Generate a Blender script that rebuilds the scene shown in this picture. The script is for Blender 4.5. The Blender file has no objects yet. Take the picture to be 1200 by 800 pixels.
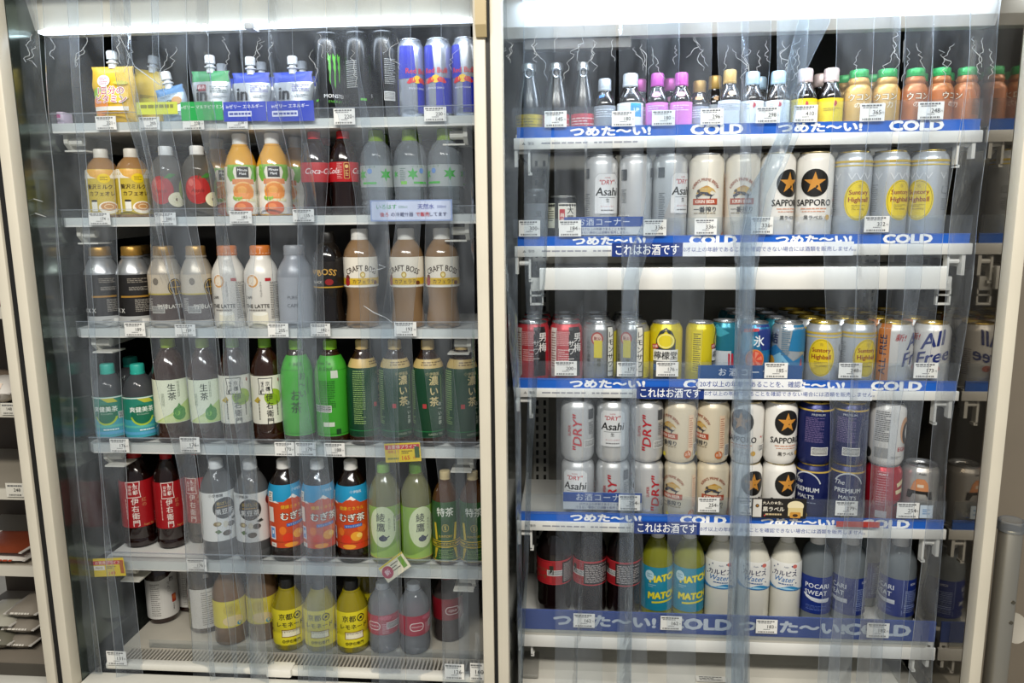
import bpy, bmesh, math, random
from mathutils import Matrix, Vector
random.seed(7)
S = bpy.context.scene
COL = S.collection
# ------------------------------------------------------------------ camera, light, exposure
F = 867.0                                   # focal length in pixels of the 1200x800 frame
CAM = Vector((0.0, -1.28, 1.40))
YAW, PIT, ROL = math.radians(4.40), math.radians(9.43), math.radians(-0.54)
_f = Vector((-math.sin(YAW)*math.cos(PIT), math.cos(YAW)*math.cos(PIT), -math.sin(PIT)))
_r = _f.cross(Vector((0, 0, 1))).normalized(); _u = _r.cross(_f)
_r2 = _r*math.cos(ROL) + _u*math.sin(ROL); _u2 = -_r*math.sin(ROL) + _u*math.cos(ROL)
ROT = Matrix((_r2, _u2, -_f)).transposed()
cd = bpy.data.cameras.new('camera'); cam = bpy.data.objects.new('camera', cd); COL.objects.link(cam)
cd.sensor_width = 36; cd.lens = F/1200*36; cd.clip_start = .02
cam.matrix_world = Matrix.Translation(CAM) @ ROT.to_4x4()
S.camera = cam
S.view_settings.view_transform = 'Standard'; S.view_settings.look = 'None'
S.view_settings.exposure = 0.0; S.view_settings.gamma = 1.0; S.view_settings.use_curve_mapping = False
S.cycles.transparent_max_bounces = 40; S.cycles.max_bounces = 8
S.cycles.glossy_bounces = 3; S.cycles.diffuse_bounces = 3; S.cycles.transmission_bounces = 4
S.cycles.caustics_reflective = False; S.cycles.caustics_refractive = False
w = bpy.data.worlds.new('shop_ambient'); S.world = w; w.use_nodes = True
w.node_tree.nodes['Background'].inputs[0].default_value = (.93, .96, 1.0, 1)
w.node_tree.nodes['Background'].inputs[1].default_value = .26

def area(name, loc, target, sx, sy, power, color):
    l = bpy.data.lights.new(name, 'AREA'); l.shape = 'RECTANGLE'; l.size = sx; l.size_y = sy
    l.energy = power; l.color = color
    o = bpy.data.objects.new(name, l); COL.objects.link(o); o.location = loc
    o.rotation_euler = (Vector(target)-Vector(loc)).to_track_quat('-Z', 'Y').to_euler()
    return o
# ceiling fluorescents of the shop, above and behind the photographer
area('shop_ceiling_light', (-.7, -1.9, 2.75), (-.5, .1, .9), 1.3, .25, 43, (1, .95, .86))
area('shop_ceiling_light', (.75, -1.9, 2.75), (.5, .1, .9), 1.3, .25, 43, (1, .95, .86))
# LED bars in the heads of the two cases
area('case_led', (-.575, .095, 1.742), (-.575, .19, .6), .80, .02, .6, (.78, .88, 1))
area('case_led', (.31, .082, 1.775), (.31, .19, .6), .78, .02, 2.0, (.70, .83, 1))

def P(x, y, Y):
    d = ROT @ Vector((x-600, -(y-400), -F)); t = (Y-CAM.y)/d.y
    return CAM + d*t
def proj(p):
    q = ROT.transposed() @ (Vector(p)-CAM)
    return 600 - F*q.x/q.z, 400 + F*q.y/q.z
def x_at(px, Y, Z):                         # world x of picture column px at depth Y, height Z
    py = 400
    for _ in range(4):
        x = P(px, py, Y).x; py = proj((x, Y, Z))[1]
    return x
def z_at(py, Y, px=880): return P(px, py, Y).z

# ------------------------------------------------------------------ materials
def lin(h):
    h = h.lstrip('#'); c = [int(h[i:i+2], 16)/255 for i in (0, 2, 4)]
    return tuple(v/12.92 if v <= .04045 else ((v+.055)/1.055)**2.4 for v in c) + (1,)
_mc = {}
def M(h, rough=.4, metal=0., coat=0., emit=0., var=0., bump=0.):
    k = (h, rough, metal, coat, emit, var, bump)
    if k in _mc: return _mc[k]
    m = bpy.data.materials.new('paint_'+h.lstrip('#')); m.use_nodes = True
    nt = m.node_tree; b = nt.nodes['Principled BSDF']
    b.inputs['Base Color'].default_value = lin(h); b.inputs['Roughness'].default_value = rough
    b.inputs['Metallic'].default_value = metal; b.inputs['Coat Weight'].default_value = coat
    b.inputs['Coat Roughness'].default_value = .08
    if emit:
        b.inputs['Emission Color'].default_value = lin(h); b.inputs['Emission Strength'].default_value = emit
    if var or bump:
        tc = nt.nodes.new('ShaderNodeTexCoord'); n = nt.nodes.new('ShaderNodeTexNoise')
        n.inputs['Scale'].default_value = 9; n.inputs['Detail'].default_value = 5
        nt.links.new(tc.outputs['Object'], n.inputs['Vector'])
        if var:
            r = nt.nodes.new('ShaderNodeValToRGB'); c = lin(h)
            r.color_ramp.elements[0].position = .3; r.color_ramp.elements[1].position = .7
            r.color_ramp.elements[0].color = tuple(v*(1-var) for v in c[:3])+(1,)
            r.color_ramp.elements[1].color = tuple(min(1, v*(1+var*.5)) for v in c[:3])+(1,)
            nt.links.new(n.outputs['Fac'], r.inputs[0]); nt.links.new(r.outputs[0], b.inputs['Base Color'])
        if bump:
            bp = nt.nodes.new('ShaderNodeBump'); bp.inputs['Strength'].default_value = bump
            bp.inputs['Distance'].default_value = .01
            nt.links.new(n.outputs['Fac'], bp.inputs['Height']); nt.links.new(bp.outputs[0], b.inputs['Normal'])
    _mc[k] = m; return m
def clear(name, tint, haze, gloss, rough=.08, bump=0., scale=30., hazevar=0., white=(.85, .92, 1, 1)):
    """see-through plastic: tinted transparent + milky diffuse + gloss"""
    if name in _mc: return _mc[name]
    m = bpy.data.materials.new(name); m.use_nodes = True; nt = m.node_tree; nt.nodes.clear()
    N, L = nt.nodes.new, nt.links.new
    out = N('ShaderNodeOutputMaterial'); tr = N('ShaderNodeBsdfTransparent'); tr.inputs[0].default_value = lin(tint)
    df = N('ShaderNodeBsdfDiffuse'); df.inputs[0].default_value = white
    tl = N('ShaderNodeBsdfTranslucent'); tl.inputs[0].default_value = white
    dm = N('ShaderNodeMixShader'); dm.inputs[0].default_value = .45; L(df.outputs[0], dm.inputs[1]); L(tl.outputs[0], dm.inputs[2])
    gl = N('ShaderNodeBsdfGlossy'); gl.inputs['Roughness'].default_value = rough
    a = N('ShaderNodeMixShader'); a.inputs[0].default_value = haze
    L(tr.outputs[0], a.inputs[1]); L(dm.outputs[0], a.inputs[2])
    c = N('ShaderNodeMixShader'); L(a.outputs[0], c.inputs[1]); L(gl.outputs[0], c.inputs[2])
    lw = N('ShaderNodeLayerWeight'); lw.inputs[0].default_value = .25
    ml = N('ShaderNodeMath'); ml.operation = 'MULTIPLY'; ml.inputs[1].default_value = gloss
    L(lw.outputs['Fresnel'], ml.inputs[0]); L(ml.outputs[0], c.inputs[0]); L(c.outputs[0], out.inputs[0])
    if bump or hazevar:
        tc = N('ShaderNodeTexCoord'); n = N('ShaderNodeTexNoise'); n.inputs['Scale'].default_value = scale
        n.inputs['Detail'].default_value = 3; n.inputs['Distortion'].default_value = 1.2
        mp = N('ShaderNodeMapping'); mp.inputs['Scale'].default_value = (1, 1, .35)
        L(tc.outputs['Object'], mp.inputs[0]); L(mp.outputs[0], n.inputs['Vector'])
        if bump:
            bp = N('ShaderNodeBump'); bp.inputs['Strength'].default_value = bump; bp.inputs['Distance'].default_value = .02
            L(n.outputs['Fac'], bp.inputs['Height']); L(bp.outputs[0], gl.inputs['Normal']); L(bp.outputs[0], lw.inputs['Normal'])
        if hazevar:
            mr = N('ShaderNodeMapRange'); mr.inputs['From Min'].default_value = .3; mr.inputs['From Max'].default_value = .75
            mr.inputs['To Min'].default_value = haze*(1-hazevar); mr.inputs['To Max'].default_value = haze*(1+hazevar)
            L(n.outputs['Fac'], mr.inputs[0]); L(mr.outputs[0], a.inputs[0])
    _mc[name] = m; return m
WHITE = M('#e4e2d8', .45, var=.05); SHELFW = M('#e9e8e2', .4, var=.04)
POST = M('#d9d2c0', .4, var=.05); BLACK = M('#0b0b0b', .5); DARK = M('#2a2c2c', .6, var=.2)
RAIL = clear('clear_rail', '#f8fafb', .05, .5, .06)
CARDHOLD = clear('card_sleeve', '#f4f4f4', .08, .8, .1)

# ------------------------------------------------------------------ mesh helpers
def add(bm_or_me, name, parent=None, mats=None, loc=None, smooth=None):
    if isinstance(bm_or_me, bmesh.types.BMesh):
        me = bpy.data.meshes.new(name); bm_or_me.normal_update(); bm_or_me.to_mesh(me); bm_or_me.free()
        for m in (mats if isinstance(mats, (list, tuple)) else [mats]): me.materials.append(m)
        if smooth:
            for p in me.polygons: p.use_smooth = True
            me.set_sharp_from_angle(angle=math.radians(smooth))
    else: me = bm_or_me
    o = bpy.data.objects.new(name, me); COL.objects.link(o); o.parent = parent
    if loc is not None: o.location = loc
    return o
def tag(o, label, cat, group=None):
    o['label'] = label; o['category'] = cat
    if group: o['group'] = group
    return o
def thing(name, label, cat, loc=(0, 0, 0), rz=0., group=None):
    o = bpy.data.objects.new(name, None); COL.objects.link(o); o.location = loc; o.rotation_euler[2] = rz
    o.empty_display_size = .02
    return tag(o, label, cat, group)
def box(bm, x0, x1, y0, y1, z0, z1, mi=0, bev=0.):
    r = bmesh.ops.create_cube(bm, size=1)
    vs = r['verts']
    for v in vs:
        v.co = Vector((x0+(x1-x0)*(v.co.x+.5), y0+(y1-y0)*(v.co.y+.5), z0+(z1-z0)*(v.co.z+.5)))
    fs = {f for v in vs for f in v.link_faces}
    for f in fs: f.material_index = mi
    if bev:
        es = {e for v in vs for e in v.link_edges}
        g = bmesh.ops.bevel(bm, geom=list(es), offset=bev, segments=2, affect='EDGES', profile=.5)
        for f in g['faces']: f.material_index = mi
def boxo(name, x0, x1, y0, y1, z0, z1, mat, parent=None, bev=0.):
    bm = bmesh.new(); box(bm, x0, x1, y0, y1, z0, z1, 0, bev)
    return add(bm, name, parent, mat, smooth=40 if bev else None)
def lathe(bm, prof, seg=28, mi=0, mat_of=None):
    """prof: [(r,z)]; adds a surface of revolution, front at -Y"""
    rings = []
    for r, z in prof:
        if r < 1e-5: rings.append([bm.verts.new((0, 0, z))])
        else: rings.append([bm.verts.new((r*math.sin(2*math.pi*i/seg), -r*math.cos(2*math.pi*i/seg), z)) for i in range(seg)])
    for k in range(len(rings)-1):
        a, b = rings[k], rings[k+1]; m = mi if mat_of is None else mat_of(k)
        for i in range(seg):
            j = (i+1) % seg
            q = [a[i % len(a)], a[j % len(a)], b[j % len(b)], b[i % len(b)]]
            q2 = []
            for v in q:
                if v not in q2: q2.append(v)
            if len(q2) >= 3:
                f = bm.faces.new(q2); f.material_index = m
def tube(bm, pts, r, seg=8, mi=0):
    rings = []
    for i, p in enumerate(pts):
        a = Vector(pts[max(0, i-1)]); b = Vector(pts[min(len(pts)-1, i+1)]); d = (b-a).normalized()
        s = d.cross(Vector((0, 0, 1)))
        if s.length < 1e-3: s = Vector((1, 0, 0))
        s.normalize(); t = s.cross(d)
        rings.append([bm.verts.new(Vector(p)+r*(math.cos(2*math.pi*k/seg)*s+math.sin(2*math.pi*k/seg)*t)) for k in range(seg)])
    for a, b in zip(rings, rings[1:]):
        for k in range(seg):
            f = bm.faces.new((a[k], a[(k+1) % seg], b[(k+1) % seg], b[k])); f.material_index = mi
    for rg, fl in ((rings[0], False), (rings[-1], True)):
        f = bm.faces.new(rg if fl else rg[::-1]); f.material_index = mi

# ------------------------------------------------------------------ print (lettering and emblems) on labels
_tc = {}
def text_mesh(s, bold=0., shear=0., spacing=1., vert=False):
    k = (s, bold, shear, spacing, vert)
    if k in _tc: return _tc[k]
    c = bpy.data.curves.new('lettering', 'FONT')
    c.body = '\n'.join(s) if vert else s
    c.size = 1; c.align_x = 'CENTER'; c.align_y = 'CENTER'; c.resolution_u = 2
    c.offset = bold; c.shear = shear; c.space_character = spacing
    if vert: c.space_line = 1.06*spacing
    o = bpy.data.objects.new('lettering', c); COL.objects.link(o)
    dg = bpy.context.evaluated_depsgraph_get()
    me = bpy.data.meshes.new_from_object(o.evaluated_get(dg))
    vs = [(v.co.x, v.co.y) for v in me.vertices]; fs = [tuple(p.vertices) for p in me.polygons]
    bpy.data.objects.remove(o); bpy.data.curves.remove(c); bpy.data.meshes.remove(me)
    if vs:                                             # centre on the glyph box
        cx = (min(v[0] for v in vs)+max(v[0] for v in vs))/2; cy = (min(v[1] for v in vs)+max(v[1] for v in vs))/2
        vs = [(x-cx, y-cy) for x, y in vs]
    _tc[k] = (vs, fs); return _tc[k]
def T(s, u, v, size, col, bold=0.01, shear=0., rot=0., vert=False, sx=1., sp=1., arc=0.):
    """lettering; heavier weights are laid as shifted copies, each a hair above the last"""
    b_ = bold*.55; dirs = [(0, 0)]
    if bold >= .015 and size > 5: dirs = [(-b_, 0), (b_, b_*.5), (0, -b_*.6)]
    if bold > .05: dirs = [(bold*math.cos(q*math.pi/3), bold*math.sin(q*math.pi/3)) for q in range(6)]
    def mk(dx, dy):
        def g():
            vs, fs = text_mesh(s, 0., shear, sp, vert); a = math.radians(rot); o = []
            for x, y in vs:
                x = (x+dx)*size*sx; y = (y+dy)*size
                if arc: t = x/arc; x, y = (arc+y)*math.sin(t), (arc+y)*math.cos(t)-arc
                o.append((u+x*math.cos(a)-y*math.sin(a), v+x*math.sin(a)+y*math.cos(a)))
            return o, fs, col
        return g
    return [mk(*d) for d in dirs]
def POLY(pts, col):
    def g(): return list(pts), [tuple(range(len(pts)))], col
    return g
def R(u, v, w, h, col, rot=0.):
    a = math.radians(rot); p = [(-w/2, -h/2), (w/2, -h/2), (w/2, h/2), (-w/2, h/2)]
    return POLY([(u+x*math.cos(a)-y*math.sin(a), v+x*math.sin(a)+y*math.cos(a)) for x, y in p], col)
def RR(u, v, w, h, col, r=2.):
    p = []
    for cx, cy, a0 in ((w/2-r, h/2-r, 0), (-w/2+r, h/2-r, 90), (-w/2+r, -h/2+r, 180), (w/2-r, -h/2+r, 270)):
        for k in range(5):
            a = math.radians(a0+k*22.5); p.append((u+cx+r*math.cos(a), v+cy+r*math.sin(a)))
    return POLY(p, col)
def E_(u, v, rx, ry, col, n=28, a0=0, a1=360):
    k = n if a1-a0 >= 360 else n+1
    return POLY([(u+rx*math.cos(math.radians(a0+(a1-a0)*i/n)), v+ry*math.sin(math.radians(a0+(a1-a0)*i/n))) for i in range(k)], col)
def RING(u, v, rx, ry, t, col, n=28, a0=0, a1=360):
    def g():
        vs, fs = [], []
        for i in range(n+1):
            a = math.radians(a0+(a1-a0)*i/n)
            vs += [(u+rx*math.cos(a), v+ry*math.sin(a)), (u+(rx-t)*math.cos(a), v+(ry-t)*math.sin(a))]
        for i in range(n): fs.append((2*i, 2*i+2, 2*i+3, 2*i+1))
        return vs, fs, col
    return g
def STAR(u, v, r, col, k=.39):
    return POLY([(u+(r if i % 2 == 0 else r*k)*math.sin(math.pi*i/5), v+(r if i % 2 == 0 else r*k)*math.cos(math.pi*i/5)) for i in range(10)], col)
def FRAME(u, v, w, h, t, col):
    def g():
        vs, fs = [], []
        for (cx, cy, ww, hh) in ((0, h/2-t/2, w, t), (0, -h/2+t/2, w, t), (-w/2+t/2, 0, t, h-2*t), (w/2-t/2, 0, t, h-2*t)):
            b = len(vs); vs += [(u+cx-ww/2, v+cy-hh/2), (u+cx+ww/2, v+cy-hh/2), (u+cx+ww/2, v+cy+hh/2), (u+cx-ww/2, v+cy+hh/2)]
            fs.append((b, b+1, b+2, b+3))
        return vs, fs, col
    return g
def LINES(u, v, w, h, n, col, fill=.45, seed=1, vert=False):
    """block of print too fine to read: broken rules"""
    def g():
        rd = random.Random(seed); vs, fs = [], []
        L, D = (h, w) if vert else (w, h)
        for i in range(n):
            c = D/2-(i+.5)*D/n; x = -L/2; end = L/2*(1 if rd.random() < .7 else rd.uniform(.2, .9)); t = D/n*fill
            while x < end:
                l = min(rd.uniform(.06, .22)*L, end-x); b = len(vs)
                q = [(x, c-t/2), (x+l, c-t/2), (x+l, c+t/2), (x, c+t/2)]
                vs += [(u+(yy if vert else xx), v+(-xx if vert else yy)) for xx, yy in q]
                fs.append((b, b+1, b+2, b+3) if not vert else (b, b+1, b+2, b+3)); x += l+.03*L
        return vs, fs, col
    return g
def BARS(u, v, w, h, col='#222222', bg='#f2f2ee', seed=3, vert=False):
    def g():
        rd = random.Random(seed); vs, fs = [], []; x = -w/2
        while x < w/2-.3:
            l = rd.choice((.35, .5, .8)); b = len(vs); l = min(l*w/14, w/2-x)
            q = [(x, -h/2), (x+l, -h/2), (x+l, h/2), (x, h/2)]
            vs += [(u+(yy if vert else xx), v+(xx if vert else yy)) for xx, yy in q]; fs.append((b, b+1, b+2, b+3))
            x += l+rd.choice((.35, .6))*w/14
        return vs, fs, col
    return [R(u, v, (h if vert else w)+2, (w if vert else h)+2, bg), g]
def flat(ops):
    o = []
    for q in ops: o += flat(q) if isinstance(q, (list, tuple)) else [q]
    return o
def print_mesh(name, ops, mapf, du=6., dv=9., off0=.00030, dof=.00005, rough=.4, lim=None):
    """ops in millimetres -> one mesh laid on a surface by mapf(u, v, offset) (metres)"""
    bm = bmesh.new(); mats = []; layer = 0
    for k, g in enumerate(flat(ops)):
        vs, fs, col = g()
        if not vs: continue
        m = M(col, rough) if isinstance(col, str) else col
        if m not in mats: mats.append(m)
        mi = mats.index(m)
        b = bmesh.new(); bv = [b.verts.new((x, y, 0)) for x, y in vs]
        for f in fs:
            try: b.faces.new([bv[i] for i in f])
            except ValueError: pass
        big = [f for f in b.faces if len(f.verts) > 4]
        if big: bmesh.ops.triangulate(b, faces=big)
        if lim:
            for ax, s, val in ((0, -1, lim[0]), (0, 1, lim[1]), (1, -1, lim[2]), (1, 1, lim[3])):
                co = Vector((0, 0, 0)); co[ax] = val; no = Vector((0, 0, 0)); no[ax] = s
                bmesh.ops.bisect_plane(b, geom=b.verts[:]+b.edges[:]+b.faces[:], plane_co=co, plane_no=no, clear_outer=True)
        for ax, st in ((0, du), (1, dv)):
            if not st or not b.verts: continue
            lo = min(v.co[ax] for v in b.verts); hi = max(v.co[ax] for v in b.verts)
            if hi-lo < st*.8: continue
            for i in range(math.ceil(lo/st+.01), math.floor(hi/st-.01)+1):
                co = Vector((0, 0, 0)); co[ax] = i*st; no = Vector((0, 0, 0)); no[ax] = 1
                bmesh.ops.bisect_plane(b, geom=b.verts[:]+b.edges[:]+b.faces[:], plane_co=co, plane_no=no, dist=1e-5)
        off = off0+dof*k; idx = {}
        for v in b.verts: idx[v] = bm.verts.new(mapf(v.co.x/1000, v.co.y/1000, off))
        for f in b.faces:
            q = [idx[v] for v in f.verts]
            n = (q[1].co-q[0].co).cross(q[2].co-q[0].co)
            f2 = bm.faces.new(q); f2.material_index = mi
        b.free()
    me = bpy.data.meshes.new(name)
    bm.to_mesh(me); bm.free()
    for m in mats: me.materials.append(m)
    return me
def flat_map(x0, y, z0):                      # a sign facing the shopper: origin in metres
    return lambda u, v, o: (x0+u, y-o, z0+v)
# ------------------------------------------------------------------ the place: floor, wall, the cases
def struct(o): o['kind'] = 'structure'; return o
struct(boxo('floor', -3, 3, -3.2, 2, -.05, 0, M('#b9b4a8', .35, var=.08)))
struct(boxo('wall_right', .80, 3, .56, .66, 0, 2.9, M('#8d8272', .7, var=.06)))
LX0, LX1, RX0, RX1 = -.989, -.159, -.110, .726
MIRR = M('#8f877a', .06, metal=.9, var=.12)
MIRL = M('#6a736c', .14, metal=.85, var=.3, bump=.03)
BACKW = M('#97948a', .5, var=.06); BACKL = M('#2e2c29', .55, var=.15); BACKD = M('#3a3936', .6, var=.1)
LED = M('#eaf4ff', .4, emit=2.6); TUBE = M('#eef6ff', .4, emit=60.0)
def case(label, x0, x1, mleft, mright, backm, pw=.021):
    c = thing('refrigerated_case', label, 'display case', ((x0+x1)/2, .25, 0))
    cx = (x0+x1)/2
    def bx(n, a, b, y0, y1, z0, z1, m, bev=0.): return boxo(n, a-cx, b-cx, y0-.25, y1-.25, z0, z1, m, c, bev)
    bx('post', x0-pw, x0, 0, .03, .12, 1.95, POST, .003); bx('post', x1, x1+pw, 0, .03, .12, 1.95, POST, .003)
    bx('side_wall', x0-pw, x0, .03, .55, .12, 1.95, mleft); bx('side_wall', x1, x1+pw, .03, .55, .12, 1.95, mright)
    bx('back_wall', x0, x1, .44, .46, .12, 1.95, backm)
    bx('upper_back_panel', x0, x1, .395, .44, 1.56, 1.80, BACKD)
    bx('top_cover', x0-pw, x1+pw, 0, .55, 1.95, 1.98, POST)
    return c, bx
cl, bxl = case('drinks case with a bright LED bar holding tea, coffee and juice', LX0, LX1, MIRL, MIRR, BACKL)
cr, bxr = case('drinks case with beer cans and blue COLD shelf banners', RX0, RX1, MIRL, MIRR, BACKW)
# black rubber seams between neighbouring cases
tag(boxo('rubber_seam', LX1+.021, RX0-.021, .006, .5, .12, 1.95, BLACK), 'narrow black seam between the two drinks cases', 'seal')
tag(boxo('rubber_seam', LX0-.021-.013, LX0-.021, .006, .5, .12, 1.95, BLACK), 'narrow black seam beside the packaged food case', 'seal')
# head of the left case: white light panel, LED bar, diffuser clip
def slab(bm, pts, x0, x1, mi=0):              # extruded section in the Y-Z plane
    a = [bm.verts.new((x0, y, z)) for y, z in pts]; b = [bm.verts.new((x1, y, z)) for y, z in pts]
    n = len(pts)
    for i in range(n):
        f = bm.faces.new((a[i], a[(i+1) % n], b[(i+1) % n], b[i])); f.material_index = mi
    bm.faces.new(a[::-1]); bm.faces.new(b); bmesh.ops.recalc_face_normals(bm, faces=bm.faces[:])
CANL = M('#c9c7bb', .5, var=.04)
def head(c, x0, x1, pts, mat, name='head_panel'):
    bm = bmesh.new(); cx = c.location.x
    slab(bm, [(y-.25, z) for y, z in pts], x0-cx, x1-cx); return add(bm, name, c, mat)
head(cl, LX0, LX1, [(.035, 1.93), (.10, 1.752), (.14, 1.748), (.14, 1.76), (.12, 1.768), (.06, 1.93)], CANL)
bm = bmesh.new(); box(bm, LX0+.012-cl.location.x, LX1-.012-cl.location.x, .088-.25, .106-.25, 1.744, 1.7505, 0, .002)
bar = add(bm, 'led_bar', cl, LED, smooth=40)
bm = bmesh.new()
for i in range(62):
    x = LX0+.03+i*.0125-cl.location.x; box(bm, x, x+.005, .084-.25, .089-.25, 1.747, 1.7515)
add(bm, 'led_chips', bar, LED)
boxo('diffuser_clip', -.007, .009, .080-.25, .11-.25, 1.740, 1.7500, M('#c8ccd0', .4), cl, .001)
# head of the right case: white light trough with a fluorescent tube above the edge of the picture
head(cr, RX0, RX1, [(.075, 1.93), (.105, 1.735), (.115, 1.718), (.16, 1.722), (.16, 1.74), (.125, 1.75), (.09, 1.93)], M('#cfcdc6', .45, var=.03))
bm = bmesh.new(); tube(bm, [(.02-cr.location.x, .080-.25, 1.802), (.53-cr.location.x, .080-.25, 1.802)], .010, 14)
add(bm, 'fluorescent_tube', cr, TUBE, smooth=40)
for x in (.014, .534): boxo('tube_socket', x-.008-cr.location.x, x+.008-cr.location.x, .070-.25, .095-.25, 1.79, 1.83, WHITE, cr, .002)
boxo('trough_return', RX0+.03-cr.location.x, RX0+.22-cr.location.x, .12-.25, .145-.25, 1.700, 1.719, M('#4f4a42', .6), cr)
for c_, a_, b_ in ((cl, LX0, LX1), (cr, RX0, RX1)):
    boxo('curtain_rail', a_+.002-c_.location.x, b_-.002-c_.location.x, .034-.25, .074-.25, 1.818, 1.83, M('#b9bcbe', .35, metal=.6), c_)
# corner cap at the head of the middle post
bm = bmesh.new(); slab(bm, [(-.016, 1.95), (-.016, 1.712), (-.006, 1.695), (.0, 1.695), (.0, 1.95)], LX1+.006, LX1+.024)
tag(add(bm, 'corner_cap', None, M('#b7a57c', .4)), 'beige plastic corner cap on the post between the cases', 'cap')
# slotted uprights in the right case
SLOT = M('#26241f', .7)
for x, sg in ((RX0+.028, 0), (RX1-.072, 0)):
    p = boxo('slotted_upright', x-cr.location.x, x+.036-cr.location.x, .43-.25, .44-.25, .45, 1.55, M('#c9c7bd', .45), cr)
    bm = bmesh.new()
    for i in range(52):
        for dx in (.006, .024): box(bm, x+dx-cr.location.x, x+dx+.006-cr.location.x, .4285-.25, .4305-.25, .47+i*.0205, .482+i*.0205)
    s = add(bm, 'slot_row', p, SLOT); s['kind'] = 'stuff'
# bottoms of the cases
boxo('bottom_panel', RX0-cr.location.x, RX1-cr.location.x, .10-.25, .44-.25, .36, .40, BACKW, cr)
head(cr, RX0+.012, RX1-.012, [(.30, .475), (.20, .458), (.155, .456), (.133, .450), (.126, .438), (.126, .41), (.30, .41)], M('#dcd8cc', .35, var=.04), 'air_duct_cover')
bm = bmesh.new(); zf = .470
for i in range(90): box(bm, RX0+.01+i*.009-cr.location.x, RX0+.014+i*.009-cr.location.x, .02-.25, .085-.25, .44, .452)
g = add(bm, 'front_grille', cr, BLACK)
boxo('front_sill', RX0-cr.location.x, RX1-cr.location.x, .0-.25, .09-.25, .40, .44, WHITE, cr)
o = boxo('notice_sticker', P(815, 790, .15).x-cr.location.x, P(850, 790, .15).x-cr.location.x, .134-.25, .152-.25, .4562, .4570, M('#f3f1ea', .4), cr)
add(print_mesh('print', [LINES(0, 0, 46, 14, 3, '#55524c', .5)], lambda u, v, o_: (P(832, 790, .15).x-cr.location.x+u, .143-.25+v, .4571+o_)), 'print', o)
for q_ in (RX0+.016, RX1-.05): boxo('end_plate', q_-cr.location.x, q_+.034-cr.location.x, .128-.25, .30-.25, .452, .4605 if q_ < 0 else .462, M('#b9b6ac', .4, metal=.3), cr, .002)
# left deck: white tray, grille, sill, clip
DECKL = z_at(783, .10, 300)
bm = bmesh.new(); slab(bm, [(.125-.25, .494), (.42-.25, .494), (.42-.25, .46), (.125-.25, .46)], LX0+.03-cl.location.x, LX1-.01-cl.location.x)
add(bm, 'deck_tray', cl, M('#c3bdaf', .5, var=.06))
bm = bmesh.new()
for i in range(95): box(bm, LX0+.05+i*.0082-cl.location.x, LX0+.0535+i*.0082-cl.location.x, .083-.25, .124-.25, .470, .492)
gr = add(bm, 'air_grille', cl, M('#b4afa4', .5)); gr['kind'] = 'stuff'
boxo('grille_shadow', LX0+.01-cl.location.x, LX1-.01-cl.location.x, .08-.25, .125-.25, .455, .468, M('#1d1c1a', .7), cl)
boxo('sill_bar', LX0+.03-cl.location.x, LX1-cl.location.x, .06-.25, .08-.25, .482, .497, WHITE, cl, .004)
boxo('front_sill', LX0-cl.location.x, LX1-cl.location.x, .0-.25, .06-.25, .40, .478, WHITE, cl, .006)
boxo('tray_lip', LX0+.09-cl.location.x, LX1-.01-cl.location.x, .1242-.25, .1258-.25, .494, .512, RAIL, cl)
x = P(328, 790, .06).x
boxo('sill_clip', x-.026-cl.location.x, x+.026-cl.location.x, .052-.25, .083-.25, .483, .5005, M('#efece2', .4), cl, .003)

# packaged-food case at the far left edge
NX1 = LX0-.021-.013-.021
c3 = thing('refrigerated_case', 'packaged food case with brown shelves beyond the black seam', 'display case', (NX1-.2, .25, 0))
def bx3(n, x0, x1, y0, y1, z0, z1, m, bev=0.): return boxo(n, x0-NX1+.2, x1-NX1+.2, y0-.25, y1-.25, z0, z1, m, c3, bev)
bx3('post', NX1, NX1+.021, 0, .03, .12, 1.95, POST, .003); bx3('side_wall', NX1, NX1+.021, .03, .55, .12, 1.95, M('#6a5a48', .3))
bx3('back_wall', NX1-.42, NX1, .42, .46, .12, 1.95, M('#4a3f33', .6)); bx3('front_sill', NX1-.42, NX1, 0, .07, .40, .455, WHITE, .004)
bx3('air_grille', NX1-.42, NX1, .075, .12, .44, .448, M('#57534b', .5))
bx3('deck_tray', NX1-.42, NX1, .12, .42, .44, .452, M('#8a8174', .5))
n3 = []
for i, (py, t) in enumerate(((362, .010), (478, .012), (575, .012), (665, .014))):
    z = z_at(py, .13, 20)
    s = thing('food_shelf', ('upper', 'second', 'third', 'lowest')[i]+' shelf with price rail in the packaged food case', 'shelf', (NX1-.2, .25, z))
    boxo('board', -.2, .198, -.115, .16, -.010, 0, M('#a39b8c', .5, var=.08), s); boxo('price_rail', -.2, .198, -.12, -.115, -.020, .004, M('#cdc8ba', .4), s)
    n3.append(z)

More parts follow.
